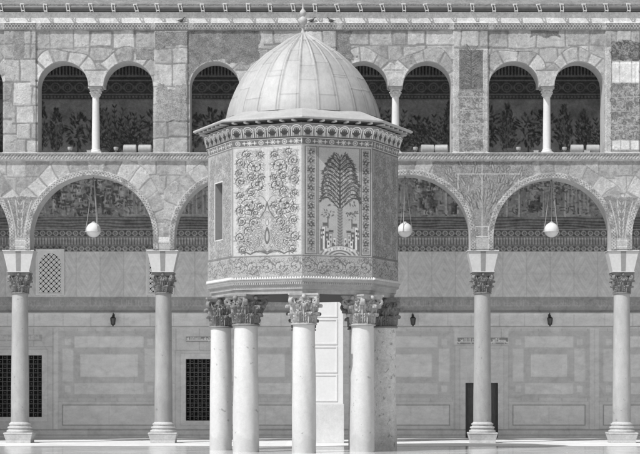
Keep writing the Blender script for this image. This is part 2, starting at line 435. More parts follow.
def paint_facade(cv):
    X, Y = cv.U, cv.V
    iu, du_ = masonry(X, Y, [22, 30, 47, 62, 85, 103, 121, 137, 153], 13, 36, 3, .9)
    il, dl = masonry(X, Y, [160, 177, 195, 212, 231, 251], 17, 36, 9, 1.2)
    low = Y > 157
    ids = np.where(low, il+50000, iu); dd = np.where(low, dl, du_)
    # split some courses with extra joints to look irregular
    # voussoirs
    base = 100000
    for n, (cx, r) in enumerate(ARCH):
        R = np.hypot(X-cx, Y-CYL); A = np.arctan2(CYL-Y, X-cx)
        th = 17+3*np.sin(A*7+n)
        rng = np.random.RandomState(40+n); j = [0.0]
        while j[-1] < PI: j.append(j[-1]+rng.uniform(.17, .27))
        j = np.array(j)+.0; Aw = A + vnoise(X, Y, 10, 3)*.03
        c = np.clip(np.searchsorted(j, Aw)-1, 0, len(j)-2)
        dj = np.minimum(Aw-j[c], j[c+1]-Aw)*R
        m = (R > r) & (R < r+5+th) & (Y < CYL+4) & low
        nb = [q for q in ARCH if q[0] != cx]
        for q in nb:
            m &= ~(np.hypot(X-q[0], Y-CYL)-q[1] < R-r)
        dv = np.minimum(dj, r+5+th-R)
        ids = np.where(m, base+n*100+c, ids); dd = np.where(m, dv, dd)
    for n, (cx, r, a, b) in enumerate(SUB):
        k = (WCY-WTOP)/r
        yy = (Y-WCY)/k; R = np.hypot(X-cx, yy); A = np.arctan2(-yy, X-cx)
        rng = np.random.RandomState(80+n); th = 13+2.5*np.sin(A*5+n*2)
        j = [0.0]
        while j[-1] < PI: j.append(j[-1]+rng.uniform(.32, .6))
        j = np.array(j)
        c = np.clip(np.searchsorted(j, A)-1, 0, len(j)-2)
        dj = np.minimum(A-j[c], j[c+1]-A)*R
        m = (R > r) & (R < r+th) & (Y < WCY-4) & (X > a-2.5) & (X < b+2.5)
        o = SUB[n ^ 1]
        m &= ~(np.hypot(X-o[0], (Y-WCY)/k)-o[1] < R-r)
        ids = np.where(m, base+5000+n*100+c, ids); dd = np.where(m, np.minimum(dj, r+th-R), dd)
    for a, b, c in PAIRS:      # springer block over each little column
        m = (np.abs(X-c) < 9.5+(86-Y)*.10) & (Y > 70) & (Y < 88)
        ids = np.where(m, base+9000+int(c), ids); dd = np.where(m, np.minimum(Y-70, 9), dd)
    # piers: wider blocks
    jw = .3+np.where(low, 0, .15)+.9*hsh(ids, 4)**2+.5*np.clip(vnoise(X, Y, 25, 15, 2)*3, 0, 1)
    mort = np.clip((jw-dd)/.7+.5, 0, 1)
    tone = .42+.21*(hsh(ids, 1)-.5)+.06*(hsh(ids, 2) > .85)-.07*(hsh(ids, 6) > .88)
    tone = np.where(low, tone+.025, tone)
    n1 = vnoise(X, Y, 22, 11, 4); n2 = vnoise(X, Y, 4, 12, 3); n3 = vnoise(X, Y*.4, 6, 14, 3)
    tone = tone + n1*.17 + n2*.17 - .14*np.clip(n3-.08, 0, 1) + (np.random.RandomState(6).rand(*X.shape)-.5)*.05
    h = .006*np.clip(dd/1.2, 0, 1)**.6*(1-mort) + .010*(hsh(ids, 3)-.4) + n2*.020 + n1*.012
    # chipped stones
    chip = (n2+vnoise(X, Y, 9, 77, 3) > .27)
    h = h - .012*chip; tone = tone - .05*chip
    mt = np.where(low, .30, .26)+n2*.16
    tone = tone*(1-mort)+mt*mort; h = h*(1-mort)-.004*mort
    cv.t[:] = tone*.81; cv.h[:] = h
    speck = np.random.RandomState(5).rand(*X.shape)-.5
    def region(mask, t, hh=.0, sp=.16, nz=.12, seed=1):
        nn = vnoise(X, Y, 5, seed, 3)
        cv.t[:] = np.where(mask, t+nn*nz+speck*sp, cv.t); cv.h[:] = np.where(mask, hh+speck*.006+nn*.012, cv.h)
    rag = vnoise(X, Y, 9, 21, 3)*14
    # rough grey bedding patches where mosaic is lost
    region((X > 188) & (X < 262+rag) & (Y > 31) & (Y < 62+rag) & (open_sd(X, Y) > 1.2), .175, .012, .12)
    region((X > 188) & (X < 196+rag) & (Y > 31) & (Y < 84) & (open_sd(X, Y) > 1.2), .19, .012, .12)
    region((X > 155) & (X < 188) & (Y > 32) & (Y < 48+rag*.6), .20, .01, .16, seed=3)
    region((X > 156+np.abs(rag)*.5) & (X < 187-np.abs(rag)*.4) & (Y > 86+rag) & (Y < 120+rag*.8), .26, .016, .2, seed=4)
    region((X > 134+rag) & (X < 154) & (Y > 48) & (Y < 60), .21, .01, .14)
    region((X > 528+rag) & (X < 560+rag*.5) & (Y > 31) & (Y < 37+rag*.4), .16, .012, .1)
    region((np.abs(X-(19)) < 5+rag*.2) & (Y > 31) & (Y < 60), .22, .008, .1)
    region((X > 337) & (X < 352+rag) & (Y > 31) & (Y < 60), .18, .01, .14)
    region((X > 604) & (X < 611) & (Y > 31) & (Y < 153), .28, .01, .1)
    # mosaic on the upper pier right of the pavilion
    region((X > 459) & (X < 483) & (Y > 50) & (Y < 90), .14, .02, .12)
    region((X > 459) & (X < 483) & (Y > 90) & (Y < 153), .22, .02, .12)
    region(((np.abs(X-456) < 3) | (np.abs(X-486) < 3)) & (Y > 50) & (Y < 153), .36, .028, .2)
    region((np.abs(X-608) < 3) & (Y > 48) & (Y < 153), .38, .03, .2)
    rng = random.Random(4)
    cv.seg(471, 153, 471, 96, .8, .26)
    for k in range(60):
        y = 89-k*.62; sg = 1 if k % 2 else -1
        cv.oleaf(471, y, -PI/2+sg*rng.uniform(.5, 1.3), rng.uniform(4, 11), 2.6, rng.choice((.06, .10)), .22, .7)
    for q in range(420):
        x0 = rng.uniform(460, 482); y0 = rng.uniform(92, 152); r_ = rng.uniform(1.2, 3.4)
        cv.path([(x0+r_*math.cos(q+i*.7), y0+r_*math.sin(q+i*.7)) for i in range(5)], .8, rng.choice((.13, .16, .32, .36)), .5)
    for yb in (97, 111, 124, 138): cv.seg(459, yb, 483, yb+rng.uniform(-1, 1), .6, .36)
    # right-hand pier
    region((X > 611) & (X < 640) & (Y > 42) & (Y < 60), .15, .02, .12)
    region((X > 611) & (X < 640) & (Y > 84) & (Y < 140), .20, .016, .14)
    for q in range(520):
        y0 = rng.uniform(43, 59) if q % 4 == 0 else rng.uniform(85, 139); x0 = rng.uniform(612, 650); r_ = rng.uniform(1.2, 3.6)
        dkk = y0 < 60
        cv.path([(x0+r_*math.cos(q+i*.7), y0+r_*math.sin(q+i*.7)) for i in range(5)], .9, rng.choice((.06, .08, .24) if dkk else (.11, .14, .30, .34)), .5)
    for yb in (98, 112, 126): cv.seg(611, yb, 640, yb+rng.uniform(-1, 1), .6, .36)
    for q, a in enumerate((612, 620, 632)):
        b = (619, 631, 639)[q]
        cv.rect(a, 62, b, 83, .55+.03*q, .006)
    for q, a in enumerate((612, 621, 631)):
        cv.rect(a, 141, a+8, 150, .56, .006)
    # plaster over the frieze
    nb = vnoise(X, Y, 30, 8, 4)
    m = Y < 23.2
    cv.t[:] = np.where(m, .56+nb*.10, cv.t); cv.h[:] = np.where(m, -.02+nb*.02, cv.h)
    # pier strips stand proud of the wall
    for a, b in PIERS:
        m = np.clip(np.minimum(X-a, b-X)/.5, 0, 1)*np.clip((SILL-Y)/.5, 0, 1)*np.clip((Y-22)/1, 0, 1)
        cv.h[:] += .06*m
    # dark narrow groove beside piers
    # lower spandrel mosaics
    def fan(cx, wide, ytop):
        # pixels between the two neighbouring arches, below ytop
        lim = 12+wide*np.clip((CYL-4-Y)/(CYL-4-ytop), 0, 1)**1.7
        return (np.abs(X-cx) < lim) & (Y > ytop+rag*.3) & (Y < YBOT)
    sd = open_sd(X, Y)
    for cx in (20.0, 621.5):
        mk = fan(cx, 24, 197) & (sd > 5.2)
        region(mk, .21, .012, .14)
        for k in (-1, -.55, -.2, .2, .55, 1):
            pts = [(cx+k*(7+17*((240-y)/44)**1.6), y) for y in range(240, 198, -3)]
            cv.path(pts, 1.1, .42, dh=.006)
        for k in range(5): cv.oleaf(cx, 238-k*8, -PI/2-.5, 7, 3, .18, .40); cv.oleaf(cx, 238-k*8, -PI/2+.5, 7, 3, .18, .40)
        cv.rect(cx-9, 238, cx+9, 249, .38); cv.frame(cx-7, 240, cx+7, 247, 1, .55)
    # broad tree mosaic on the spandrel right of the pavilion
    mk = (Y > 162) & (Y < YBOT) & (sd > 5.2) & (X > 432+rag) & (X < 532+rag-np.clip((Y-165)*1.0, 0, 40)*(Y > 176)) & (np.abs(X-482) < 12+1.05*np.maximum(CYL-Y, 0))
    region(mk, .22, .010, .16)
    for k in range(170):
        a = rng.uniform(-1.35, 1.35); L = rng.uniform(20, 72)
        x = 482+math.sin(a)*L*.9; y = 232-math.cos(a)*L*.95
        if 163 < y < 236 and abs(x-482) < 8+.8*(237-y):
            cv.oleaf(x, y, -PI/2+a*.7+rng.uniform(-.4, .4), rng.uniform(6, 11), 3.6, .09, .30, .8)
    for a in (-.8, -.45, -.15, .15, .45, .8):
        cv.path([(482+math.sin(a*t)*70*t*.9, 240-math.cos(a*t)*72*t) for t in [i/12 for i in range(13)]], 1.6, .25, .7)
    cv.seg(482, 163, 482, 248, .6, .5); cv.seg(455, 174, 520, 174, .6, .5); cv.seg(458, 174, 458, 190, .6, .5)
    cv.rect(482-9, 238, 482+9, 249, .36); cv.frame(475, 226, 489, 237, 1, .5)
    cv.rect(163.5-9, 237, 163.5+9, 243, .52, .01); cv.rect(163.5-9, 243.5, 163.5+9, 249.5, .36)
    # beaded chain round each big arch, recomputed in polar coordinates
    for n, (cx, r) in enumerate(ARCH):
        R = np.hypot(X-cx, Y-CYL); A = np.arctan2(CYL-Y, X-cx)
        R = np.where(Y > CYL, np.abs(X-cx), R); arc = np.where(Y > CYL, (Y-CYL), A*r)
        m = (R > r-1) & (R < r+5.2) & (Y < YBOT) & (Y > 161)
        q = (R-r-2.6)
        wv = np.abs(q-1.5*np.sin(arc*2*PI/6.2)) ; wv2 = np.abs(q+1.5*np.sin(arc*2*PI/6.2))
        lit = np.clip(1.1-np.minimum(wv, wv2), 0, 1)
        edge = np.clip(1.0-np.abs(np.abs(q)-2.3)/.6, 0, 1)
        lit = np.maximum(lit, edge)
        lit = lit*np.clip(.75+vnoise(X, Y, 5, 60, 3)*2.2, .1, 1)
        cv.t[:] = np.where(m, .17+.32*lit+speck*.12, cv.t); cv.h[:] = np.where(m, .028+.012*lit, cv.h)
    # thin raised rim of little arches
    for n, (cx, r, a, b) in enumerate(SUB):
        k = (WCY-WTOP)/r
        R = np.hypot(X-cx, (Y-WCY)/k)
        m = (R < r+1.5) & (Y < WCY)
        cv.h[:] = np.where(m, cv.h+.01, cv.h)
    # frieze under the plaster
    m = (Y > 23) & (Y < 30.5)
    seg_gap = np.zeros(X.shape, bool)
    for a, b in PIERS:
        seg_gap |= (np.abs(X-(a-1.5)) < 2.0) | (np.abs(X-(b+2.5)) < 2.8)
    yy = Y-26.8; ph = 2*PI*X/6.0
    wv = np.minimum(np.abs(yy-2.0*np.sin(ph)), np.abs(yy+2.0*np.sin(ph)))
    lit = np.maximum(np.clip(1.15-wv/.8, 0, 1), np.clip(1-np.abs(np.abs(yy)-3.1)/.5, 0, 1))
    tf = .11+.27*lit+speck*.06+n2*.08
    tf = np.where(seg_gap, .30+n2*.1, tf)
    cv.t[:] = np.where(m, tf, cv.t); cv.h[:] = np.where(m, cv.h*.3+.075+.012*lit, cv.h)
    # ledge between storeys
    m = (Y > 152.6) & (Y < 161.5)
    zz = Y-153
    prof = np.interp(zz, [0, .6, 1.2, 1.6, 6.6, 7.2, 8.0, 8.6], [.17, .18, .17, .13, .11, .10, .05, .02])
    di = np.sin((X+zz*.8)*2*PI/3.3)*(.6+.4*np.sin((X-zz*1.3)*2*PI/6.6))
    inb = (zz > 1.8) & (zz < 6.6)
    wear = vnoise(X, Y, 16, 91, 3)
    tl = np.where(inb, .33+.13*np.clip(di*2, -1, 1)*(wear > -.22)+n2*.14, .44+n2*.15)
    cv.t[:] = np.where(m, tl, cv.t); cv.h[:] = np.where(m, prof+np.where(inb, .008*di, 0)+wear*.012, cv.h)

aw = thing('arcade_wall', (0, YF, 0), 'two storey pale stone wall pierced by large lower arches and pairs of small upper arches', 'wall')
def fmap(U, V, H): return ((U-320)*YF/FOC, YF-H, EYE+(HZ-V)*YF/FOC)
def facade_piece(name, u0, u1, res):
    cv = Cv(u0, u1, 12.0, YBOT, res); paint_facade(cv)
    cu = (cv.U[:-1, :-1]+cv.U[1:, 1:])/2; cvv = (cv.V[:-1, :-1]+cv.V[1:, 1:])/2
    return sheet(name, cv, fmap, M['facade'], aw, keep=open_sd(cu, cvv) > 0, snap=snap_open, off=(0, YF, 0))
facade_piece('stone_face', -12, 652, .55)
facade_piece('stone_face', -160, -12, 1.6)
facade_piece('stone_face', 652, 802, 1.6)
# rear face of the wall
cvb = Cv(-160, 802, 12.0, YBOT, 3.0, .38)
cu = (cvb.U[:-1, :-1]+cvb.U[1:, 1:])/2; cw = (cvb.V[:-1, :-1]+cvb.V[1:, 1:])/2
sheet('rear_face', cvb, lambda U, V, H: ((U-320)*YF/FOC, YF+TH, EYE+(HZ-V)*YF/FOC), M['facade'], aw, keep=open_sd(cu, cw) > 0, snap=snap_open, off=(0, YF, 0), flip=True)
# soffits and jambs
sf = MB()
def strip(pts, y0=YF-.004, y1=YF+TH):
    vs = []; fs = []
    for x, y in pts:
        X = wx(x, YF); Z = wz(y, YF); vs += [(X, y0, Z), (X, y1, Z)]
    for i in range(len(pts)-1): fs.append((2*i, 2*i+2, 2*i+3, 2*i+1))
    sf.add(vs, fs)
for cx, r in ARCH:
    strip([(cx-r, YBOT)]+[(cx-r*math.cos(PI*i/48), CYL-r*math.sin(PI*i/48)) for i in range(49)]+[(cx+r, YBOT)])
for cx, r, a, b in SUB:
    k = (WCY-WTOP)/r
    strip([(cx-r*math.cos(PI*i/24), WCY-k*r*math.sin(PI*i/24)) for i in range(25)])
for a, b, c in PAIRS:
    strip([(a, WCY), (a, SILL)]); strip([(b, SILL), (b, WCY)]); strip([(c-7.6, WCY), (c+7.6, WCY)])
    strip([(b, SILL), (a, SILL)], YF-.17)
for i in range(len(ARCH)-1):
    strip([(ARCH[i][0]+ARCH[i][1], YBOT), (ARCH[i+1][0]-ARCH[i+1][1], YBOT)])
sf.build('arch_soffit', M['plain_stone'], aw, off=(0, YF, 0))
# timber ceiling over the gallery
XL, XR = wx(-160, YF), wx(802, YF)
ZT = wz(12, YF)
cb = MB().box(XL, XR, YF+.02, YB+.6, ZT, ZT+.12)
x = XL+.4
while x < XR: cb.box(x, x+.16, YF+TH, YB, ZT-.22, ZT-.001); x += .8
cb.build('timber_ceiling', M['timber'], aw, off=(0, YF, 0))
eb = MB().box(XL-.6, XL, YF, YB+.6, 0, ZT).box(XR, XR+.6, YF, YB+.6, 0, ZT)
eb.build('end_wall', M['plain_stone'], aw, off=(0, YF, 0))

# roof
zr = wz(4.2, YF-.05)
rf = MB()
rf.add([(XL-.6, YF-.06, zr), (XR+.6, YF-.06, zr), (XR+.6, YB+.6, zr+4.2), (XL-.6, YB+.6, zr+4.2),
        (XL-.6, YF-.06, zr-.07), (XR+.6, YF-.06, zr-.07), (XR+.6, YB+.6, zr-.07), (XL-.6, YB+.6, zr-.07)],
       [(0, 1, 2, 3), (4, 7, 6, 5), (0, 4, 5, 1), (2, 6, 7, 3), (0, 3, 7, 4), (1, 5, 6, 2)])
ro = rf.build('gallery_roof', M['roof'], off=(0, YF, 0)); ro.location = (0, YF, 0)
tagset(ro, 'long sloping rough grey roof edge above the gutter', 'roof')
# gutter with its brackets
gz = wz(7.6, YF-.1)
gt = thing('roof_gutter', (0, YF-.10, gz), 'long dark gutter pipe running under the roof edge on pale brackets', 'gutter')
g = MB().tube([(XL-.5, YF-.11, gz+.005), (XR+.5, YF-.11, gz+.005)], .055, 12)
g.box(XL-.5, XR+.5, YF-.045, YF+.05, gz-.10, gz+.11)
g.build('pipe', M['gutter'], gt, off=(0, YF-.10, gz))
bk = MB()
for sx in (-.05, .05):
    bk.tube([(sx-.03, 0, .13), (sx-.03, -.065, .09), (sx, -.075, 0), (sx+.02, -.06, -.12), (sx+.02, .03, -.15)], .016, 6)
bk.box(-.07, .05, -.10, -.07, .085, .125); bk.box(-.03, .08, -.09, -.06, -.15, -.11)
b0 = bk.build('bracket', M['pale_metal'], gt)
xs = [wx(23.5+22.4*i-22.4*8, YF-.1) for i in range(46)]
b0.location = (xs[0], 0, 0)
rj = random.Random(3)
for q in xs[1:]:
    c = b0.copy(); COL.objects.link(c); c.parent = gt; c.location = (q+rj.uniform(-.03, .03), 0, rj.uniform(-.01, .01)); c.rotation_euler = (0, rj.uniform(-.12, .12), 0)

# ================================================================== CAPITALS
def capital_mesh(H, rb, ab, n=8, seed=0, pro=1.0):
    """z from 0 to H, carved leaf capital"""
    mb = MB(); rng = random.Random(seed)
    def bell(z):
        t = z/H; return rb*(.98+.10*t)+(ab*.82-rb)*max(0, t)**3*.8
    mb.lathe([(rb*1.0, 0), (rb*1.13, .01*H), (rb*1.16, .035*H), (rb*1.13, .06*H), (rb*1.0, .075*H)], 32)
    mb.lathe([(bell(H*k/10)*.985, H*k/10+(.02 if k == 0 else 0)) for k in range(10)], 32)
    def lf(a, z0, hg, wd, out):
        NT, NS = 12, 12; vs = []; fs = []
        ph = rng.uniform(0, 6)
        for i in range(NT+1):
            t = i/NT
            if t < .72: dz = t/.72*hg; ro = .02+out*.35*(t/.72)**2
            else:
                q = (t-.72)/.28*2.3; rr = out*.38
                ro = .02+out*.35+rr*(math.sin(q)+.25*q); dz = hg-rr*.0+rr*(.25*math.sin(q*1.3))-rr*.9*(1-math.cos(q))
            z = z0+dz
            w = wd*(.62+.42*math.sin(PI*min(1, t*1.05)))*(1+.22*math.sin(t*PI*9+ph))
            if t > .8: w *= 1-(t-.8)*2.2
            for j in range(NS+1):
                s = -1+2*j/NS
                r = bell(min(z0+min(dz, hg), H*.97))+ro-abs(s)**2*.22*wd+ (.13*wd*math.cos(s*PI*3))*(1-.5*t)
                tg = s*w/2
                ca, sa = math.cos(a), math.sin(a)
                vs.append((r*ca-tg*sa, r*sa+tg*ca, z))
        for i in range(NT):
            for j in range(NS):
                p = i*(NS+1)+j; fs.append((p, p+1, p+NS+2, p+NS+1))
        # thin inner skin for thickness
        m = len(vs); vs2 = [(x*.955, y*.955, z-.004) for x, y, z in vs]
        fs2 = [tuple(reversed([k+m for k in f])) for f in fs]
        rim = [j for j in range(NS+1)]+[i*(NS+1)+NS for i in range(1, NT+1)]+[NT*(NS+1)+j for j in range(NS-1, -1, -1)]+[i*(NS+1) for i in range(NT-1, 0, -1)]
        fs3 = [(rim[k], rim[k]+m, rim[(k+1) % len(rim)]+m, rim[(k+1) % len(rim)]) for k in range(len(rim))]
        mb.add(vs+vs2, fs+fs2+fs3)
    circ = 2*PI*rb/n
    for k in range(n): lf(2*PI*(k+.5)/n, H*.07, H*.33*rng.uniform(.94, 1.06), circ*1.0, ab*.30*pro)
    for k in range(n): lf(2*PI*k/n, H*.10, H*.57*rng.uniform(.95, 1.05), circ*.95, ab*.36*pro)
    for k in range(n): lf(2*PI*(k+.5)/n, H*.40, H*.36*rng.uniform(.95, 1.05), circ*.6, ab*.20*pro)
    # volutes
    for k in range(4):
        a = PI/4+k*PI/2; pts = []
        R0 = ab*1.24; zc = H*.76; vr = H*.105
        d = Vector((math.cos(a), math.sin(a), 0)); tv = Vector((-math.sin(a), math.cos(a), 0))
        for sgn in (-1, 1):
            pts = [d*(rb*1.12)+tv*sgn*rb*.22+Vector((0, 0, H*.60)), d*(ab*.98)+tv*sgn*.03+Vector((0, 0, H*.76))]
            for i in range(14):
                t = i/13; q = PI*.75-t*2*PI*1.25; rr = vr*(1-.7*t)
                pts.append(d*(R0-vr*.9+rr*math.cos(q))+tv*sgn*.022+Vector((0, 0, zc+rr*math.sin(q))))
            mb.tube(pts, H*.055, 7)
        # inner small helices toward face centres
        for sgn in (-1, 1):
            fc = a+sgn*PI/4; fd = Vector((math.cos(fc), math.sin(fc), 0)); ft = Vector((-math.sin(fc), math.cos(fc), 0))*(-sgn)
            cpt = fd*(ab*.80)+ft*(ab*.17)
            pts = [fd*(rb*1.1)+ft*rb*.42+Vector((0, 0, H*.62)), cpt+ft*.05+Vector((0, 0, H*.70))]
            for i in range(9):
                q = PI*.2+i/8*2*PI; rr = H*.06*(1-.5*i/8)
                pts.append(cpt+ft*rr*math.cos(q)+Vector((0, 0, H*.72+rr*math.sin(q))))
            mb.tube(pts, H*.036, 6)
    # abacus with hollow sides
    ring = []
    for k in range(4):
        a0 = -PI*.75+k*PI/2
        A = Vector((math.cos(a0), math.sin(a0), 0))*ab*1.414; B = Vector((math.cos(a0+PI/2), math.sin(a0+PI/2), 0))*ab*1.414
        ch = (B-A).normalized()*ab*.10; inn = -((A+B)/2).normalized()
        for i in range(9):
            t = i/8; p = (A+ch)*(1-t)+(B-ch)*t+inn*ab*.17*math.sin(PI*t); ring.append(p)
    vs = []; fs = []; N = len(ring); lv = [(.86, .845), (.90, .87), (.94, .90), (.94, .93), (1.0, .945), (1.0, 1.0)]
    for sc, z in lv:
        vs += [(p.x*sc, p.y*sc, H*z) for p in ring]
    for l in range(len(lv)-1):
        for i in range(N):
            j = (i+1) % N; fs.append((l*N+i, l*N+j, (l+1)*N+j, (l+1)*N+i))
    fs.append(tuple(range(N-1, -1, -1))); fs.append(tuple((len(lv)-1)*N+i for i in range(N)))
    mb.add(vs, fs)
    for k in range(4):
        a = k*PI/2; d = Vector((math.cos(a), math.sin(a), 0))
        mb.ball(d*ab*.86+Vector((0, 0, H*.90)), H*.075, 8, 6, (1, 1, 1))
    return mb

# ================================================================== ARCADE COLUMNS
YC = YF+TH/2
z_imp1, z_imp0, z_cap0 = wz(250, YF), wz(272, YF), wz(293.5, YF)
def arcade_column():
    t = thing('arcade_column', (0, YC, 0), 'x', 'column', 'columns of the lower arcade')
    b = MB()
    def sq(h0, h1, z0, z1):
        b.add([(-h0, -h0, z0), (h0, -h0, z0), (h0, h0, z0), (-h0, h0, z0), (-h1, -h1, z1), (h1, -h1, z1), (h1, h1, z1), (-h1, h1, z1)],
              [(0, 3, 2, 1), (4, 5, 6, 7), (0, 1, 5, 4), (1, 2, 6, 5), (2, 3, 7, 6), (3, 0, 4, 7)])
    sq(.44, .44, .004, .10); sq(.44, .50, .10, .31); sq(.51, .51, .312, .37)
    b.build('plinth', M['base'], t, bevel=.012)
    m = MB().lathe([(.46, .37), (.475, .41), (.46, .45), (.41, .47), (.40, .505), (.435, .52), (.44, .55), (.42, .575), (.37, .59), (.365, .63), (.395, .65), (.39, .68), (.35, .70), (.33, .74)], 40)
    m.build('moulded_base', M['base'], t, smooth=True, auto=rad(40))
    sh = MB(); pr = []
    z0, z1 = .74, z_cap0
    for i in range(25):
        k = i/24; r = .318-.038*k**1.3+.003*math.sin(k*9)
        pr.append((r, z0+(z1-z0)*k))
    sh.lathe(pr, 48).build('shaft', M['shaft'], t, smooth=True, auto=rad(40))
    cp = capital_mesh(z_imp0-z_cap0, .285, .40, 8, 5).build('capital', M['capital'], t, smooth=True, auto=rad(50))
    cp.location = (0, 0, z_cap0)
    im = MB(); h0, h1 = .375, .54
    zt = z_imp1-.002
    def frus(mb, x00, x01, x10, x11, z0, z1, pro=0):
        y0, y1 = -h0*.98-pro, -h1*.76-pro
        mb.add([(x00, y0, z0), (x01, y0, z0), (x01, -y0, z0), (x00, -y0, z0), (x10, y1, z1), (x11, y1, z1), (x11, -y1, z1), (x10, -y1, z1)],
               [(0, 3, 2, 1), (4, 5, 6, 7), (0, 1, 5, 4), (1, 2, 6, 5), (2, 3, 7, 6), (3, 0, 4, 7)])
    frus(im, -h0, h0, -h1, h1, z_imp0+.02, zt-.03)
    im.box(-h1-.02, h1+.02, -.46, .46, zt-.03, zt)
    im.box(-h0-.03, h0+.03, -.42, .42, z_imp0, z_imp0+.02)
    im.build('impost_block', M['impost'], t, bevel=.006)
    st = MB(); frus(st, -.075, .075, -.095, .095, z_imp0+.021, zt-.031, .006)
    s_ = st.build('inlaid_stripe', M['stripe'], t)
    return t
col0 = arcade_column()
SHAFTS = [mat_gray('shaft_marble', v, .5, ((1.0, a, 5, (1, 1, .35)), (7, .09, 6, (1, 1, .4)), (30, .06, 3, ISO)), .15, 25, .006, pits=((p, .68, .72),), foot=f)
          for v, a, p, f in ((.37, .12, 9, 1.2), (.33, .15, 6, 1.6), (.36, .08, 12, .9), (.41, .10, 8, 1.3))]
COLS = [(20, 'arcade column at the far left of the photo, in front of the wide dark barred window'),
        (163.5, 'arcade column left of the domed pavilion, its capital overlapping a pierced white window screen'),
        (482.3, 'arcade column right of the domed pavilion, standing in front of the narrow dark door'),
        (621.7, 'arcade column at the far right of the photo, nearest the right edge')]
for i, (px, lb) in enumerate(COLS):
    c = col0 if i == 0 else copy_tree(col0)
    c.location = (wx(px, YC), YC, 0); c['label'] = lb
    c.rotation_euler = (0, 0, 0 if i % 2 == 0 else PI)
    for ch in c.children:      # reused antique shafts differ a little in stone
        if ch.name.startswith('shaft'):
            ch.data = ch.data.copy(); ch.data.materials[0] = SHAFTS[i]

# piers at the wall line
def pier(px, label, hw=.745):
    t = thing('marble_pier', (wx(px, YC), YC, 0), label, 'pier', 'marble clad piers of the arcade')
    yb = -TH/2
    z1 = wz(250, YF); zl = wz(404, YF)
    b = MB().box(-hw-.03, hw+.03, yb-.06, -yb+.06, .004, zl)
    b.build('plinth', M['pier_plinth'], t, bevel=.012)
    s = MB().box(-hw, hw, yb-.03, -yb+.03, zl, z1-.25)
    s.box(-hw-.06, hw+.06, yb-.07, -yb+.05, z1-.25, z1-.003)
    s.build('shaft', M['white_marble'], t, bevel=.006)
    z = zl+.10
    for k in range(4):
        hh = [.95, .93, .9, .85][k]
        f = MB(); y0 = yb-.052
        x0, x1 = -hw+.2, hw-.2
        f.box(x0, x1, y0, yb-.029, z, z+.05); f.box(x0, x1, y0, yb-.029, z+hh-.05, z+hh)
        f.box(x0, x0+.05, y0, yb-.029, z+.0501, z+hh-.0501); f.box(x1-.05, x1, y0, yb-.029, z+.0501, z+hh-.0501)
        f.build('panel_moulding', M['white_marble'], t)
        z += hh+.06
    return t
pier(322, 'broad sunlit white marble pier with raised panels behind the pavilion columns')

# small columns of the upper arches
zc0 = wz(SILL, YF)
def colonette():
    t = thing('window_column', (0, YC, zc0), 'x', 'column', 'little columns of the upper twin arches')
    H = wz(WCY, YF)-zc0
    MB().box(-.21, .21, -.21, .21, .0, .07).lathe([(.20, .07), (.205, .10), (.17, .13), (.175, .16), (.14, .19)], 24).build('base', M['colonette'], t, smooth=True, auto=rad(30))
    MB().lathe([(.142, .19), (.138, .8), (.128, 1.5), (.122, H-.33)], 28).build('shaft', M['colonette'], t, smooth=True, auto=rad(40))
    c = capital_mesh(.27, .125, .19, 6, 8).build('capital', M['colonette'], t, smooth=True, auto=rad(50)); c.location = (0, 0, H-.33)
    MB().box(-.24, .24, -.30, .30, H-.06, H-.002).build('impost_block', M['plain_stone'], t, bevel=.006)
    return t
k0 = colonette()
LB = {95.8: 'thin little column between the upper twin arches at the left, beside two white drum floodlights',
      247: 'thin little column of the upper arches hidden behind the left flank of the dome',
      395.4: 'thin little column of the upper arches just right of the dome',
      546.8: 'thin little column between the upper twin arches at the far right'}
for i, (px, lb) in enumerate(LB.items()):
    c = k0 if i == 0 else copy_tree(k0)
    c.location = (wx(px, YC), YC, zc0); c['label'] = lb

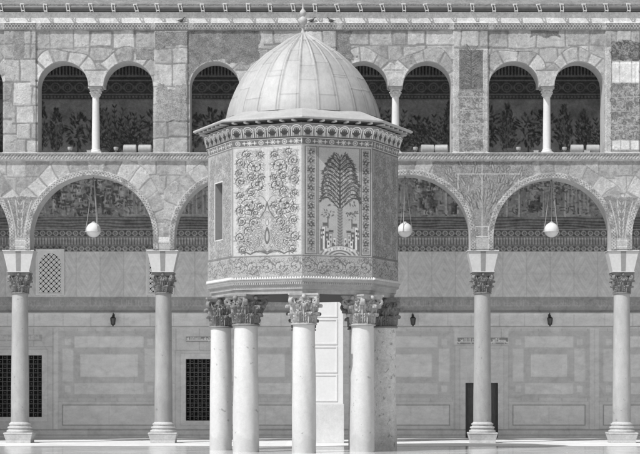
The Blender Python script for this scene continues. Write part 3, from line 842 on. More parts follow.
# ================================================================== GALLERY BACK WALL
bw = thing('gallery_back_wall', (0, YB, 0), 'shaded rear wall of the gallery with marble panels below and dark mosaics above', 'wall')
def bmap(U, V, H): return ((U-320)*YB/FOC, YB-H, EYE+(HZ-V)*YB/FOC)
VF = HZ+EYE*FOC/YB     # row where the floor meets the wall
RECT_OPEN = [(-2, 355, 42, 417), (186, 359, 214, 420.5), (465.5, 383, 498, VF+1)]
def paint_marble(cv):
    X, Y = cv.U, cv.V
    rng = random.Random(3)
    cv.t[:] = .44+vnoise(X, Y, 40, 2, 3)*.03
    vein = np.abs(vnoise(X+Y*.4, Y*1.6, 26, 31, 5)); cv.t -= .03*np.clip(1-vein*22, 0, 1)
    def slab(x0, y0, x1, y1, t):
        cv.rect(x0, y0, x1, y1, t+rng.uniform(-.02, .02)); cv.frame(x0, y0, x1, y1, .45, t-.12)
    # wide wall zone 327-438 : plain slabs
    x = -25
    while x < 665:
        w = rng.uniform(17, 26); slab(x, 328, x+w, 383, .40); slab(x, 383, x+w, 429, .40); x += w
    x = -25
    while x < 665:
        w = rng.uniform(20, 34); slab(x, 313, x+w, 327, .49); x += w
    cv.rect(-30, 325.8, 670, 327, .22, -.01); cv.rect(-30, 327.0, 670, 328.2, .50, .02)
    def bay(cx, hw):
        x0, x1 = cx-hw, cx+hw
        cv.rect(x0-4, 331, x1+4, 398, .355)
        L = .47
        a, b = x0+12, x1-12
        for (p, q) in ((x0, a-.4), (b+.4, x1)):
            cv.rect(p, 336, q, 347.5, .38); cv.rect(p+3, 339, q-3, 345, .47)
            slab(p, 348.2, q, 382, L)
            cv.rect(p, 382.7, q, 394.5, .38); cv.rect(p+3, 385.5, q-3, 392, .47)
        slab(a, 336, b, 347.5, L+.02); slab(a, 382.7, b, 394.5, L)
        cv.rect(a, 348.2, b, 382, .36)
        cv.rect(a+5.5, 353.5, b-5.5, 377.5, L+.03); cv.frame(a+5.5, 353.5, b-5.5, 377.5, .6, .30)
        cv.rect(x0-4, 401, x1+4, 429, .42)
        cv.frame(x0-4, 401, x1+4, 429, .5, .3)
        cv.rect(x0, 404.5, x1, 425.5, .48); cv.frame(x0, 404.5, x1, 425.5, .9, .13, -.006)
        cv.seg((x0+x1)/2, 405, (x0+x1)/2, 425, .4, .36)
        for p in (x0-8, x1+4.6):
            cv.rect(p, 328.6, p+4, 429, .46)
    for cx, hw in ((-70, 40), (109, 47), (265, 38), (411, 39), (549, 36.5), (641, 38)): bay(cx, hw)
    # door and barred window surrounds with writing panels
    for a, c, b, d in RECT_OPEN:
        top = 348 if c > 370 else c-6
        cv.rect(a-11, top-3, b+11, VF, .41); cv.frame(a-11, top-3, b+11, VF+3, .7, .28)
        cv.rect(a-6, top, b+6, d+5, .45); cv.frame(a-6, top, b+6, d+5, .6, .30)
    # base
    cv.rect(-30, 429.5, 670, VF+1, .40, .03); cv.rect(-30, 429.2, 670, 430.2, .16, .0); cv.rect(-30, 434.5, 670, 435.4, .22)
    # inscription band
    def script(x0, x1, y0, y1, bg, fg, seed, sc=1.0):
        r = random.Random(seed)
        cv.rect(x0, y0, x1, y1, bg)
        H = y1-y0; yb = y1-H*.30; x = x0+1
        cv.seg(x0+1, yb, x1-1, yb, .7*sc, fg)
        while x < x1-1.5:
            k = r.random()
            if k < .42: cv.seg(x, yb, x+r.uniform(-.3, .3), y0+H*r.uniform(.12, .3), .9*sc, fg)
            elif k < .6: cv.ring(x, yb-H*.12, H*.13, .7*sc, fg)
            elif k < .78: cv.path([(x-1, yb-H*.1), (x+.6, yb+H*.14), (x+2.2, yb-H*.05)], .8*sc, fg)
            else: cv.path([(x, yb-H*.35), (x+1.5, yb-H*.22), (x-.5, yb)], .8*sc, fg)
            if r.random() < .4: cv.disc(x+.7, (y0+H*.2) if r.random() < .6 else y1-H*.13, .5*sc, fg)
            x += r.uniform(1.3, 2.3)
    cv.rect(-30, 296.5, 670, 310.5, .22)
    x = -26; k = 0
    while x < 660:
        cv.rect(x, 298.2, x+22, 309.1, .20); script(x, x+22, 298.3, 309, .20, .29, 50+k, .75); x += 23; k += 1
    cv.rect(-30, 297, 670, 297.9, .20); cv.rect(-30, 309.3, 670, 310.2, .20)
    cv.rect(-30, 310.4, 670, 312.6, .12, .02); cv.rect(-30, 312.7, 670, 314.2, .52, .05)
    script(457.5, 508, 337.5, 344, .12, .55, 5); script(186, 216, 336.5, 341.8, .12, .55, 6); script(-2, 42, 334.5, 341, .28, .42, 7)
    # diamond matched slabs
    cv.rect(-30, 251.5, 670, 296.5, .44)
    w = 23.7; x0 = 526.6-w*24
    for i in range(30):
        a = x0+i*w; cx = a+w/2
        tv = rng.uniform(-.02, .02)
        m = cv.win(a, a+w, 252, 296.4)
        if m is None: continue
        X_ = cv.U[m]; Y_ = cv.V[m]
        d = np.abs(X_-cx)*1.75+np.abs(Y_-274)
        jit = vnoise(X_, Y_, 7, i, 2)*3; ph = rng.uniform(0, 6)
        tt = .45+tv+.026*np.sin((d+jit)*.55+ph)+.022*np.sin((d+jit)*1.3+ph*2)
        inside = (X_ > a) & (X_ < a+w) & (Y_ > 251.5) & (Y_ < 296.5)
        cv.t[m] = np.where(inside, tt, cv.t[m])
        cv.seg(a, 252, a, 296.5, .55, .30)
    cv.seg(-30, 274, 670, 274, .35, .36)
    cv.t[:] = .75+(cv.t-.44)*1.4
    low = np.clip((Y-312)/3, 0, 1)
    cv.t += .02*low
    for sd_, sc_, w_, am in ((61, 30, 26, .06), (62, 15, 30, .05), (63, 9, 26, .03)):
        px_ = np.floor(X/23.7+.3)*7.7*1.0
        v_ = np.abs(vnoise(X*1.0+Y*.55+px_*3, Y*.9-X*.35+px_, sc_, sd_, 5)); cv.t -= am*np.clip(1-v_*w_, 0, 1)
    cv.t += vnoise(X, Y, 11, 65, 4)*.07
    cv.t += (vnoise(X, Y, 1.6, 70, 2)*.10)*((Y > 297) & (Y < 310)); cv.t[:] = np.clip(cv.t, .06, .90); cv.t += (np.random.RandomState(2).rand(*X.shape)-.5)*.02

def cell_keep(cv, rects):
    cu = (cv.U[:-1, :-1]+cv.U[1:, 1:])/2; c2 = (cv.V[:-1, :-1]+cv.V[1:, 1:])/2
    k = np.ones(cu.shape, bool)
    for a, c, b, d in rects: k &= ~((cu > a) & (cu < b) & (c2 > c) & (c2 < d))
    return k
cm = Cv(-20, 660, 251.5, VF+.5, .6); paint_marble(cm)
sheet('marble_cladding', cm, bmap, M['wall_marble'], bw, keep=cell_keep(cm, RECT_OPEN), off=(0, YB, 0))

def paint_mosaic(cv):
    X, Y = cv.U, cv.V
    rng = random.Random(12)
    speck = np.random.RandomState(9).rand(*X.shape)-.5
    cv.t[:] = .15+vnoise(X, Y, 18, 4, 3)*.06
    # ---- upper storey
    cv.rect(-40, 0, 680, 61, .10)
    cv.rect(-40, 61, 680, 65.5, .20); cv.rect(-40, 65.5, 680, 75.5, .03)
    x = -30
    while x < 670:
        cv.rect(x, 66, x+1.7, 75, .12, .05); x += 3.3
    cv.rect(-40, 75.5, 680, 77, .15); cv.rect(-40, 77, 680, 80, .04); cv.rect(-40, 80.2, 680, 81.2, .17)
    cv.rect(-40, 81.2, 680, 94, .05)
    x = -30; k = 0
    while x < 670:
        cv.ring(x, 87.6, 4.4, .9, .13); cv.ring(x, 87.6, 2.2, .8, .11)
        for q in range(4): cv.leaf(x+6, 87.6, q*PI/2+PI/4, 3.4, 1.6, .11)
        x += 12.2; k += 1
    cv.rect(-40, 94, 680, 95, .17); cv.rect(-40, 95, 680, 99, .05)
    x = -30
    while x < 670: cv.disc(x, 97, 1.1, .13); x += 3.4
    cv.rect(-40, 99.2, 680, 100.2, .15)
    m = (Y > 100.2) & (Y < 160)
    cv.t[:] = np.where(m, .175+vnoise(X, Y, 14, 44, 4)*.16, cv.t)
    x = -22; k = 0
    while x < 665:
        kind = rng.choice((0, 1, 2, 2)); hgt = rng.uniform(38, 50); base = 157
        if kind == 0:      # cypress shaped tree
            wd = rng.uniform(6, 9)
            for q in range(230):
                t = rng.random(); yy_ = base-6-t*hgt; ww = wd*math.sin(PI*min(1, .15+.85*t))**.7
                cv.leaf(x+rng.uniform(-1, 1)*ww, yy_, -PI/2+rng.uniform(-.7, .7), 4, 1.4, rng.choice((.03, .04, .055, .10)))
            cv.path([(x, base), (x, base-hgt*.8)], 1, .12)
        elif kind == 1:    # fanning shrub with serrated leaves
            for b in range(11):
                a = -PI/2+(b-5)*.19; L = hgt*(1-.05*abs(b-5))
                pts = [(x+math.cos(a)*L*t*(.5+.5*t), base+math.sin(a)*L*t) for t in [i/9 for i in range(10)]]
                cv.path(pts, 1.3, .035, .6)
                for (px, py) in pts[3:]:
                    for sg in (-1, 1): cv.leaf(px, py, a+sg*.6, 4.5, 1.7, rng.choice((.03, .045, .09)))
        else:              # broad leafy crown on a stem
            wd = rng.uniform(9, 13); cv.path([(x, base), (x+rng.uniform(-2, 2), base-20)], 1.6, .05)
            for q in range(120):
                a = rng.uniform(0, 2*PI); r_ = math.sqrt(rng.random())
                px = x+r_*math.cos(a)*wd; py = base-hgt*.62+r_*math.sin(a)*hgt*.36
                cv.leaf(px, py, a if r_ > .6 else rng.uniform(-3, 0), 5, 2.2, rng.choice((.03, .04, .07, .17)))
        x += rng.uniform(15, 24); k += 1
    for q in range(26):
        px = rng.uniform(-10, 650); py = rng.uniform(108, 150)
        cv.leaf(px, py, rng.uniform(-3, 0), 7, 2.6, .18)
    cv.rect(-40, 160, 680, 171, .08)
    # ---- lower storey scenes
    m = (Y > 160) & (Y < 218)
    cv.t[:] = np.where(m, .20+vnoise(X, Y, 16, 47, 4)*.09, cv.t)
    x = -22; k = 0
    while x < 665:
        r_ = rng.random()
        if r_ < .38:       # tree
            cv.path([(x, 217), (x+rng.uniform(-1, 1), 200), (x+rng.uniform(-2, 2), 178)], 3.0, .32, 1.8); cv.seg(x+1, 217, x+1, 180, .7, .10)
            for q in range(60):
                a = rng.uniform(0, 2*PI); rr = math.sqrt(rng.random())*11
                cv.leaf(x+rr*math.cos(a), 182+rr*.9*math.sin(a), rng.uniform(0, 6), 4.2, 1.9, rng.choice((.08, .11, .14, .27)))
            x += rng.uniform(10, 14)
        elif r_ < .88:      # houses piled up
            for q in range(11):
                hx = x+rng.uniform(-8, 8); hy = rng.uniform(180, 216); w_ = rng.uniform(4, 8); h_ = rng.uniform(5, 12)
                tt = rng.choice((.15, .26, .36, .10)); cv.rect(hx, hy-h_, hx+w_, hy, tt); cv.rect(hx+w_*.62, hy-h_, hx+w_, hy, tt*.6)
                cv.leaf(hx-1, hy-h_, 0, w_+2, 3, .10)
                cv.rect(hx+1.2, hy-h_+2.5, hx+2.4, hy-h_+5, .06); cv.rect(hx+3.2, hy-h_+2.5, hx+4.3, hy-h_+5, .06)
            x += rng.uniform(10, 14)
        else:              # colonnaded pavilion
            for q in range(6): cv.rect(x+q*4-10, 190, x+q*4-8.8, 214, .30)
            cv.rect(x-12, 187, x+14, 190, .27); cv.rect(x-12, 214, x+14, 216, .27)
            cv.path([(x-12, 187), (x, 180), (x+13, 187)], 1.2, .28)
            x += rng.uniform(24, 28)
        k += 1
    for q in range(2600):
        px = rng.uniform(-15, 655); py = rng.uniform(163, 217); tt = rng.choice((.07, .10, .13, .26, .31))
        if q % 3: cv.leaf(px, py, rng.uniform(-3, 0), rng.uniform(2, 5), 1.4, tt)
        elif q % 2: cv.seg(px, py, px+rng.uniform(-1, 1), py-rng.uniform(2, 6), .9, tt)
        else: cv.seg(px, py, px+rng.uniform(2, 5), py, .9, tt)
    # river lines
    m = (Y > 217) & (Y < 229.5)
    wv = np.sin(Y*2.1+vnoise(X*.25, Y, 9, 71, 3)*9)
    cv.t[:] = np.where(m, .13+.05*wv+vnoise(X*.4, Y, 6, 72, 3)*.08, cv.t)
    # border bands
    cv.rect(-40, 229.3, 680, 230, .34); cv.rect(-40, 230, 680, 236.5, .09)
    cv.rect(-40, 236.5, 680, 237.2, .25); cv.rect(-40, 237.2, 680, 245.6, .13)
    cv.rect(-40, 245.6, 680, 246.3, .25); cv.rect(-40, 246.3, 680, 251.5, .085)
    x = -30; k = 0
    while x < 670:
        cv.ring(x, 233.2, 2.1, .85, .34); cv.disc(x, 233.2, .8, .2)
        cv.seg(x+2.4, 233.2, x+4.2, 233.2, .7, .22)
        x += 6.6
    x = -30
    while x < 670:
        cv.rect(x, 238.4, x+1.3, 244.6, .30); cv.disc(x+.6, 238.6, 1.0, .34); x += 2.9
    x = -30
    while x < 670:
        cv.ring(x, 248.9, 1.9, .9, .34); cv.disc(x, 248.9, .7, .22); cv.disc(x+3.1, 248.9, .7, .2); x += 6.2
    blotch = vnoise(X, Y, 4.5, 333, 3)
    cv.t *= (1.45+.5*blotch+.7*vnoise(X, Y, 1.6, 334, 2)); cv.t[:] = np.where(Y > 160, .17+(cv.t-.17)*1.25, cv.t)
    cv.t += speck*.05
cq = Cv(-20, 660, 20, 251.5, .62); paint_mosaic(cq)
sheet('mosaic_panel', cq, bmap, M['wall_mosaic'], bw, off=(0, YB, 0))
for a, b in ((-260, -20), (660, 900)):
    c = Cv(a, b, 20, 251.5, 12, .14); sheet('mosaic_panel', c, bmap, M['wall_mosaic'], bw, off=(0, YB, 0))
    c = Cv(a, b, 251.5, VF+.5, 12, .62); sheet('marble_cladding', c, bmap, M['wall_marble'], bw, off=(0, YB, 0))
MB().box(-24, 24, YB+1.0, YB+1.4, 0, ZT).build('wall_core', M['dark_room'], bw, off=(0, YB, 0))

def recess(a, c, b, d, dep, mat):
    x0, x1, z1, z0 = wx(a, YB), wx(b, YB), wz(c, YB), max(.005, wz(d, YB))
    m = MB(); v = [(x0, YB-.002, z0), (x1, YB-.002, z0), (x1, YB-.002, z1), (x0, YB-.002, z1), (x0, YB+dep, z0), (x1, YB+dep, z0), (x1, YB+dep, z1), (x0, YB+dep, z1)]
    m.add(v, [(0, 1, 5, 4), (1, 2, 6, 5), (2, 3, 7, 6), (3, 0, 4, 7), (4, 5, 6, 7)])
    return m, (x0, x1, z0, z1)
for i, (a, c, b, d) in enumerate(RECT_OPEN[:2]):
    m, (x0, x1, z0, z1) = recess(a, c, b, d, .5, None)
    o = m.build('barred_window', M['dark_room'], bw, off=(0, YB, 0))
    o['label'] = ['wide dark window behind an iron grid, at the far left', 'dark window behind an iron grid left of the pavilion'][i]
    g = MB(); nx = max(4, round((x1-x0)/.17)); nz = round((z1-z0)/.17)
    for k in range(nx+1):
        x = x0+(x1-x0)*k/nx; g.box(x-.014, x+.014, YB+.06, YB+.085, z0, z1)
    for k in range(nz+1):
        z = z0+(z1-z0)*k/nz; g.box(x0, x1, YB+.088, YB+.11, z-.012, z+.012)
    for k in range(nx):
        for j in range(nz):
            if (k+j) % 2 == 0: g.ball((x0+(x1-x0)*(k+.5)/nx, YB+.08, z0+(z1-z0)*(j+.5)/nz), .028, 6, 4)
    g.build('iron_grid', M['iron_grille'], o, off=(0, YB, 0))
m, (x0, x1, z0, z1) = recess(*RECT_OPEN[2], .5, None)
o = m.build('doorway', M['dark_room'], bw, off=(0, YB, 0))
dl = MB()
for q, (p, r_) in enumerate(((x0+.01, (x0+x1)/2-.006), ((x0+x1)/2+.006, x1-.01))):
    dl.box(p, r_, YB+.16, YB+.20, z0+.005, z1-.01)
    for zz in np.linspace(z0+.12, z1-.45, 5):
        dl.box(p+.08, r_-.08, YB+.145, YB+.1605, zz, zz+.28)
d_ = dl.build('door', M['door'], o, off=(0, YB, 0), bevel=.004)
MB().ball(((x0+x1)/2+.06, YB+.13, 1.05), .03, 8, 6).build('handle', M['iron_grille'], o, off=(0, YB, 0))

# pierced gypsum window screens, each hung on the wall as a framed slab
def screen(px0, px1, py0, py1, label):
    x0, x1, z1, z0 = wx(px0, YB), wx(px1, YB), wz(py0, YB), wz(py1, YB)
    t = thing('window_screen', ((x0+x1)/2, YB-.001, z0), label, 'window', 'pierced window screens on the gallery wall')
    W = x1-x0; H = z1-z0; dp = .14
    f = MB(); fw = .09
    f.box(-W/2, -W/2+fw, -dp, 0, 0, H); f.box(W/2-fw, W/2, -dp, 0, 0, H)
    f.box(-W/2+fw, W/2-fw, -dp, 0, 0, fw*.8); f.box(-W/2+fw, W/2-fw, -dp, 0, H-fw*.7, H)
    fr = f.build('frame', M['gyp_frame'], t, bevel=.006)
    cv = Cv(-W/2+fw, W/2-fw, 0, H-fw*1.5, .0085, .9)
    U = cv.U; V = cv.V
    wi = W/2-fw
    arch_d = np.where(V < wi*.95+.08, np.hypot(U, V-wi*.95-.08)-(wi-.03), np.abs(U)-(wi-.03))
    cv.h[:] = np.where(arch_d < 0, -.02, 0.0)
    p = .105
    a = np.abs(((U/p) % 1)-.5)*2; b = np.abs(((V/p) % 1)-.5)*2
    ci = np.floor(U/p)+np.floor(V/p)
    hole = np.where(ci % 2 == 0, np.hypot(a, b) < .74, (np.abs(a-b) < .0))
    a2 = np.abs((((U+p/2)/p) % 1)-.5)*2; b2 = np.abs((((V+p/2)/p) % 1)-.5)*2
    hole |= np.hypot(a2, b2) < .48
    hole &= (arch_d < -.02) & (V < H-fw*1.5-.03)
    hk = ~(hole[:-1, :-1] & hole[1:, 1:])
    sheet('lattice', cv, lambda U_, V_, H_: (U_, -dp+.03-H_, H-fw*.7-V_), M['gypsum'], t, keep=hk, smooth=False)
    MB().box(-wi, wi, -.03, -.02, fw, H-fw).build('dark_backing', M['dark_room'], t)
    return t
M['gyp_frame'] = mat_gray('gypsum_frame', .88, .85, ((8, .06, 4, ISO),))
screen(36, 64.5, 249, 295.3, 'pierced white window screen in full view right of the leftmost column')
screen(146, 174, 249, 295.3, 'pierced white window screen mostly hidden behind the column left of the pavilion')

# ================================================================== PAVILION
CX, CY = wx(303, 59.0), 59.0
pav = thing('domed_pavilion', (CX, CY, 0), 'octagonal mosaic covered treasury chamber raised on eight thick columns under a ribbed pale dome', 'pavilion')
def V8(k, R, z): 
    a = -PI/2+k*PI/4; return np.array((R*math.cos(a), R*math.sin(a), z))
def face_map(k, z1, R1, z0, R0, u0, u1, v0, v1):
    """canvas rectangle onto octagon side k: v0 at top (z1,R1), v1 at bottom (z0,R0)"""
    A1, B1, A0, B0 = V8(k, R1, z1), V8(k+1, R1, z1), V8(k, R0, z0), V8(k+1, R0, z0)
    nrm = np.cross(B0-A0, A1-A0); nrm /= np.linalg.norm(nrm)
    def f(U, V, H):
        s = (U-u0)/(u1-u0); t = (V-v0)/(v1-v0)
        edge = np.clip(np.minimum(s, 1-s)*40, 0, 1)
        P = [(A1[i]*(1-s)+B1[i]*s)*(1-t)+(A0[i]*(1-s)+B0[i]*s)*t+nrm[i]*H*edge for i in range(3)]
        return P
    return f

DK = .11
def panelA(slit=False, seed=0, bg=.43):
    rng = random.Random(seed)
    cv = Cv(0, 67, 0, 113, .36, bg)
    X, Y = cv.U, cv.V
    cv.t += vnoise(X, Y, 20, 5+seed, 3)*.05
    body = np.clip((np.minimum(np.minimum(X-4, 63-X), np.minimum(Y-3, 110-Y))+vnoise(X, Y, 5, 17+seed, 3)*7)/1.5, 0, 1)
    body *= 1-np.clip((2.4-np.abs(X-33.5))/1.0, 0, 1)*(Y < 57)
    cv.t -= .055*body
    # marble-like joints
    cv.seg(0, 61, 67, 61, .35, bg-.1); cv.seg(33.5, 0, 33.5, 50, .3, bg-.08)
    L = bg+.02
    def S(x, y, r, a, sg, m=True):
        cv.scroll(x-236, y-141, r, a, sg, DK-.04, L+.02, .95)
        if m:
            e = rng.uniform(-.8, .8); cv.scroll(67-(x-236)+e, y-141+e, r, PI-a+e*.4, -sg, DK-.04, L+.02, .95)
    cx = 33.5
    for q in range(760):
        px = rng.uniform(4.5, 31.5); py = rng.uniform(4, 106); a = rng.uniform(0, 6.3); l = rng.uniform(2.6, 5); wq = rng.uniform(1.6, 2.6)
        lim = 29.5 if py < 58 else 33
        if px > lim or (48 < py < 60 and px > 24): continue
        for X0, aa_ in ((px, a), (67-px, PI-a)):
            if q % 5 == 0: cv.leaf(X0, py, aa_, l, wq*.5, .48)
            elif q % 3: cv.oleaf(X0, py, aa_+rng.uniform(-.3, .3), l, wq, rng.choice((DK+.06, DK+.1, DK+.15)), rng.choice((L-.03, L-.06, .30)), .5)
            else: cv.leaf(X0, py, aa_, l*.8, wq*.6, DK+.09)
    S(258, 162, 8.6, 1.6, 1); S(261, 180.5, 7.6, -1.2, -1); S(251.5, 202, 9.6, 1.2, 1)
    S(243.5, 157, 5.2, 1, -1); S(244, 176, 5.2, 2, 1); S(249, 147.5, 4.2, 0, 1); S(243, 190, 3.6, 0, 1); S(263, 149, 3.6, 3, -1); S(253.5, 187, 4.4, 2, -1); S(254, 172, 4, 1, 1); S(242.5, 167, 3.6, 2, 1); S(251, 228, 4.6, 0, -1); S(258, 209, 4, 2, 1); S(263.5, 172, 3.4, 0, 1); S(242.5, 206, 3.8, 1, -1); S(251, 240, 4, 3, 1)
    S(244.5, 217, 5, 2, -1); S(243.5, 234, 5.4, 1, 1); S(257, 219, 5, 2, 1); S(262.5, 202, 3.4, 0, 1); S(246, 247, 4.2, 1, 1)
    cx = 33.5
    for sg in (-1, 1):
        cv.path([(cx, 58), (cx+sg*4, 52), (cx+sg*8, 50)], .7, DK+.05)
        cv.path([(cx, 58), (cx+sg*2, 66), (cx+sg*7, 74), (cx+sg*14, 72)], 1.3, DK, .8)
        for q in range(6):       # acanthus fan round the vase
            a = -PI/2+sg*(.22+q*.2); Lq = 30-q*2.0
            pts = [(cx+math.cos(a)*Lq*t+sg*3*math.sin(t*PI), 110+math.sin(a)*Lq*t) for t in [i/9 for i in range(10)]]
            pts = [(px_+sg*2.6*math.sin(i_*.75), py_) for i_, (px_, py_) in enumerate(pts)]
            cv.path(pts, 1.9, DK, 1.2); cv.path(pts, .9, L, .4)
            for (px, py) in pts[3:]:
                cv.oleaf(px, py, a+sg*rng.uniform(.6, 1.5), rng.uniform(2.5, 5.5), 2.3, DK, L, .5)
                if rng.random() < .6: cv.oleaf(px, py, a-sg*rng.uniform(.5, 1.2), rng.uniform(2, 4), 1.8, DK+.04, L, .5)
        cv.path([(cx+sg*t*26, 111-abs(math.sin(t*5))*3) for t in [i/16 for i in range(17)]], 1.4, DK)
    cv.leaf(cx, 101, -PI/2, 18, 6, DK); cv.leaf(cx, 98, -PI/2, 11, 3, .35)
    cv.oleaf(cx, 82, -PI/2, 7, 4, DK, L, .6)
    cv.frame(0, 0, 67, 113, .7, .25)
    return cv

def panelB():
    bg = .38
    cv = Cv(0, 67, 0, 113, .36, .36); X, Y = cv.U, cv.V; rng = random.Random(2)
    def strip_(a, b):
        cv.rect(a, 1, b, 112, .26); cv.frame(a, 1, b, 112, .8, .12); cv.frame(a+1.4, 2, b-1.4, 111, .5, .46)
        cx = (a+b)/2; y = 7; k = 0
        while y < 108:
            for q in range(6): cv.leaf(cx+rng.uniform(-.4, .4), y, q*PI/3+PI/6+rng.uniform(-.3, .3), rng.uniform(2.6, 4), 1.9, .09)
            cv.disc(cx, y, .7, .40)
            cv.leaf(cx, y+4.4, PI/2, 4, 2, .12)
            for sg in (-1, 1): cv.path([(cx, y+4), (cx+sg*2.4, y+5.6), (cx+sg*3, y+8)], .7, .14); cv.disc(cx+sg*2.9, y+3.6, .6, .42); cv.leaf(cx+sg*1.5, y+6, sg*.5, 2.5, 1.2, .38)
            y += 9.3
    strip_(2.5, 14.5); strip_(56, 66)
    cv.rect(15.2, 1, 55.3, 112, bg); cv.frame(15.2, 1, 55.3, 112, .8, .16)
    cx = 36.0
    o = lambda x, y: (x-303, y-141)
    # rounded crown of arching, drooping fronds
    hw = lambda y: np.interp(y, [8, 11, 15, 20, 27, 38, 50, 58, 66], [3, 7, 10.5, 13, 15, 17, 18.5, 19, 17])
    for q in range(130):
        y = rng.uniform(11, 60); x = rng.uniform(-1, 1)*hw(y)*.9
        cv.leaf(cx+x, y, PI/2+rng.uniform(-1, 1)-(.5 if x > 0 else -.5), rng.uniform(2.5, 4.5), 1.5, rng.choice((.09, .13, .16, .20)))
    for k in range(12):
        t = k/11; by = 66-t*50
        for sg in (-1, 1):
            rise = 15-7*t; W = float(hw(max(9, by-rise*.7)))*rng.uniform(.92, 1.05)
            pts = [(cx+sg*W*s, by-rise*math.sin(min(1, s*1.05)*PI*.56)+(4.5-3*t)*s**4) for s in [i/13 for i in range(14)]]
            cv.path(pts, 1.3, .06, .6)
            for i in range(2, 14):
                px, py = pts[i]; qx, qy = pts[i-1]; tg = math.atan2(py-qy, px-qx)
                for sd in (-1, 1):
                    if rng.random() < .85: cv.leaf(px, py, tg+sd*rng.uniform(.35, .8), rng.uniform(2.4, 4.0), 1.1, rng.choice((.06, .08, .12)))
            cv.path([(px, py-.95) for px, py in pts[2:11]], .5, .44, .3)
            px, py = pts[-1]
            for q in range(4): cv.leaf(px, py, PI/2-sg*rng.uniform(-.3, 1.0), rng.uniform(2.5, 4), 1.0, .08)
    cv.path([(cx, 14), (cx, 66)], .8, .08, 2.0);     cv.rect(cx-2.2, 64, cx+2.4, 103, .26)
    for y in range(65, 102, 3): cv.path([(cx-2.2, y), (cx, y+1.8), (cx+2.3, y)], .8, .13)
    for sg in (-1, 1):      # little trees
        x = cx+sg*11.5
        for q in range(26): cv.leaf(x+rng.uniform(-4.5, 4.5), 71+rng.uniform(-4, 3.5), rng.uniform(0, 6.3), 2.8, 1.3, rng.choice((.1, .13, .3)))
        cv.seg(x, 75, x, 84, 1.1, .12)
        # houses
        for (dx, y0, w, h, tt) in ((15.8, 83, 4, 24, .62), (12.4, 88, 4, 18, .10), (8.8, 90, 4, 16, .44), (5.2, 94, 3.4, 12, .60), (14, 79, 5, 3.4, .12), (8.5, 86.5, 4.6, 2.6, .10), (17.6, 86, 2.4, 22, .14), (11, 97, 3.6, 10, .64), (6.6, 100, 2.6, 7, .12)):
            a = cx+sg*dx; cv.rect(a-w/2, y0, a+w/2, y0+h, tt); cv.frame(a-w/2, y0, a+w/2, y0+h, .5, .15)
            if h > 8: cv.rect(a-.6, y0+2.5, a+.6, y0+5, .08 if tt > .3 else .5); cv.rect(a-.6, y0+7.5, a+.6, y0+9.5, .08 if tt > .3 else .5)
    w = cv.win(15, 56, 98, 113); Xw = cv.U[w]; Yw = cv.V[w]
    e = np.hypot((Xw-cx)/19, (Yw-115)/13)
    tt = .33+.2*np.sin(e*30); cv.t[w] = np.where((e < 1) & (Yw < 112), np.clip(tt, .12, .5), cv.t[w])
    x = cx-15
    while x < cx+16: cv.rect(x, 103.5+abs(x-cx)*.16, x+2.4, 106.5+abs(x-cx)*.16, .62 if int(x) % 2 else .5); x += 3.1
    return cv

def side_panel(bg, seed, dk, slit):
    cv = Cv(0, 67, 0, 113, .42, bg); rng = random.Random(seed)
    cv.t += vnoise(cv.U, cv.V, 16, 5+seed, 3)*.08
    for y in range(9, 112, 14):
        for q, x in enumerate((12, 33.5, 55)):
            if slit and 18 < x < 42 and 32 < y < 96: continue
            cv.scroll(x+rng.uniform(-3, 3), y+rng.uniform(-3, 3), rng.uniform(5, 7.5), rng.random()*6, 1 if (q+y) % 2 else -1, dk, bg+.05, 1.0)
    for q in range(460):
        x0, y0, r_ = rng.uniform(5, 62), rng.uniform(4, 109), rng.uniform(1.4, 3.8)
        cv.path([(x0+r_*math.cos(q*1.7+i*.6), y0+r_*math.sin(q*1.7+i*.6)) for i in range(6)], .8, dk+.02, .4)
        cv.oleaf(x0, y0, q*2.1, 3.6, 1.8, dk+.03, bg, .5)
    cv.frame(0, 0, 67, 113, 1.4, dk)
    if slit: cv.frame(18.6, 30.6, 41.4, 93, 1.6, .55)
    return cv
zP1, zP0, RB = 9.00, 5.78, 2.92
pA = panelA()
pB = panelB()
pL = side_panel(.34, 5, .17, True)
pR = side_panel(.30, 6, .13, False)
pO = panelA(seed=3, bg=.36)
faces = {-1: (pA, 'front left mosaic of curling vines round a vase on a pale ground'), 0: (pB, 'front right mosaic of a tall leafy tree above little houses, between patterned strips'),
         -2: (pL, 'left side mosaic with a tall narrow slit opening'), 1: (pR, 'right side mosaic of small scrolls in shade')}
SLIT = (20, 32, 40, 92)
for k in range(-2, 6):
    cv, lb = faces.get(k, (pO, None))
    kp = cell_keep(cv, [SLIT]) if k == -2 else None
    fm = face_map(k, zP1, RB, zP0, RB, 0, 67, 0, 113)
    o = sheet('mosaic_panel', cv, fm, M['drum_mosaic'], pav, keep=kp)
    if lb: o['label'] = lb
    if k == -2:
        a, c, b, d = SLIT; sm = MB(); vs = []
        for hh in (.0, -.28):
            for (u, v) in ((a, c), (b, c), (b, d), (a, d)):
                P = fm(np.array(float(u)), np.array(float(v)), np.array(hh)); vs.append(tuple(float(p) for p in P))
        sm.add(vs, [(0, 1, 5, 4), (1, 2, 6, 5), (2, 3, 7, 6), (3, 0, 4, 7), (4, 5, 6, 7)])
        sm.build('slit_opening', M['stripe'], pav)

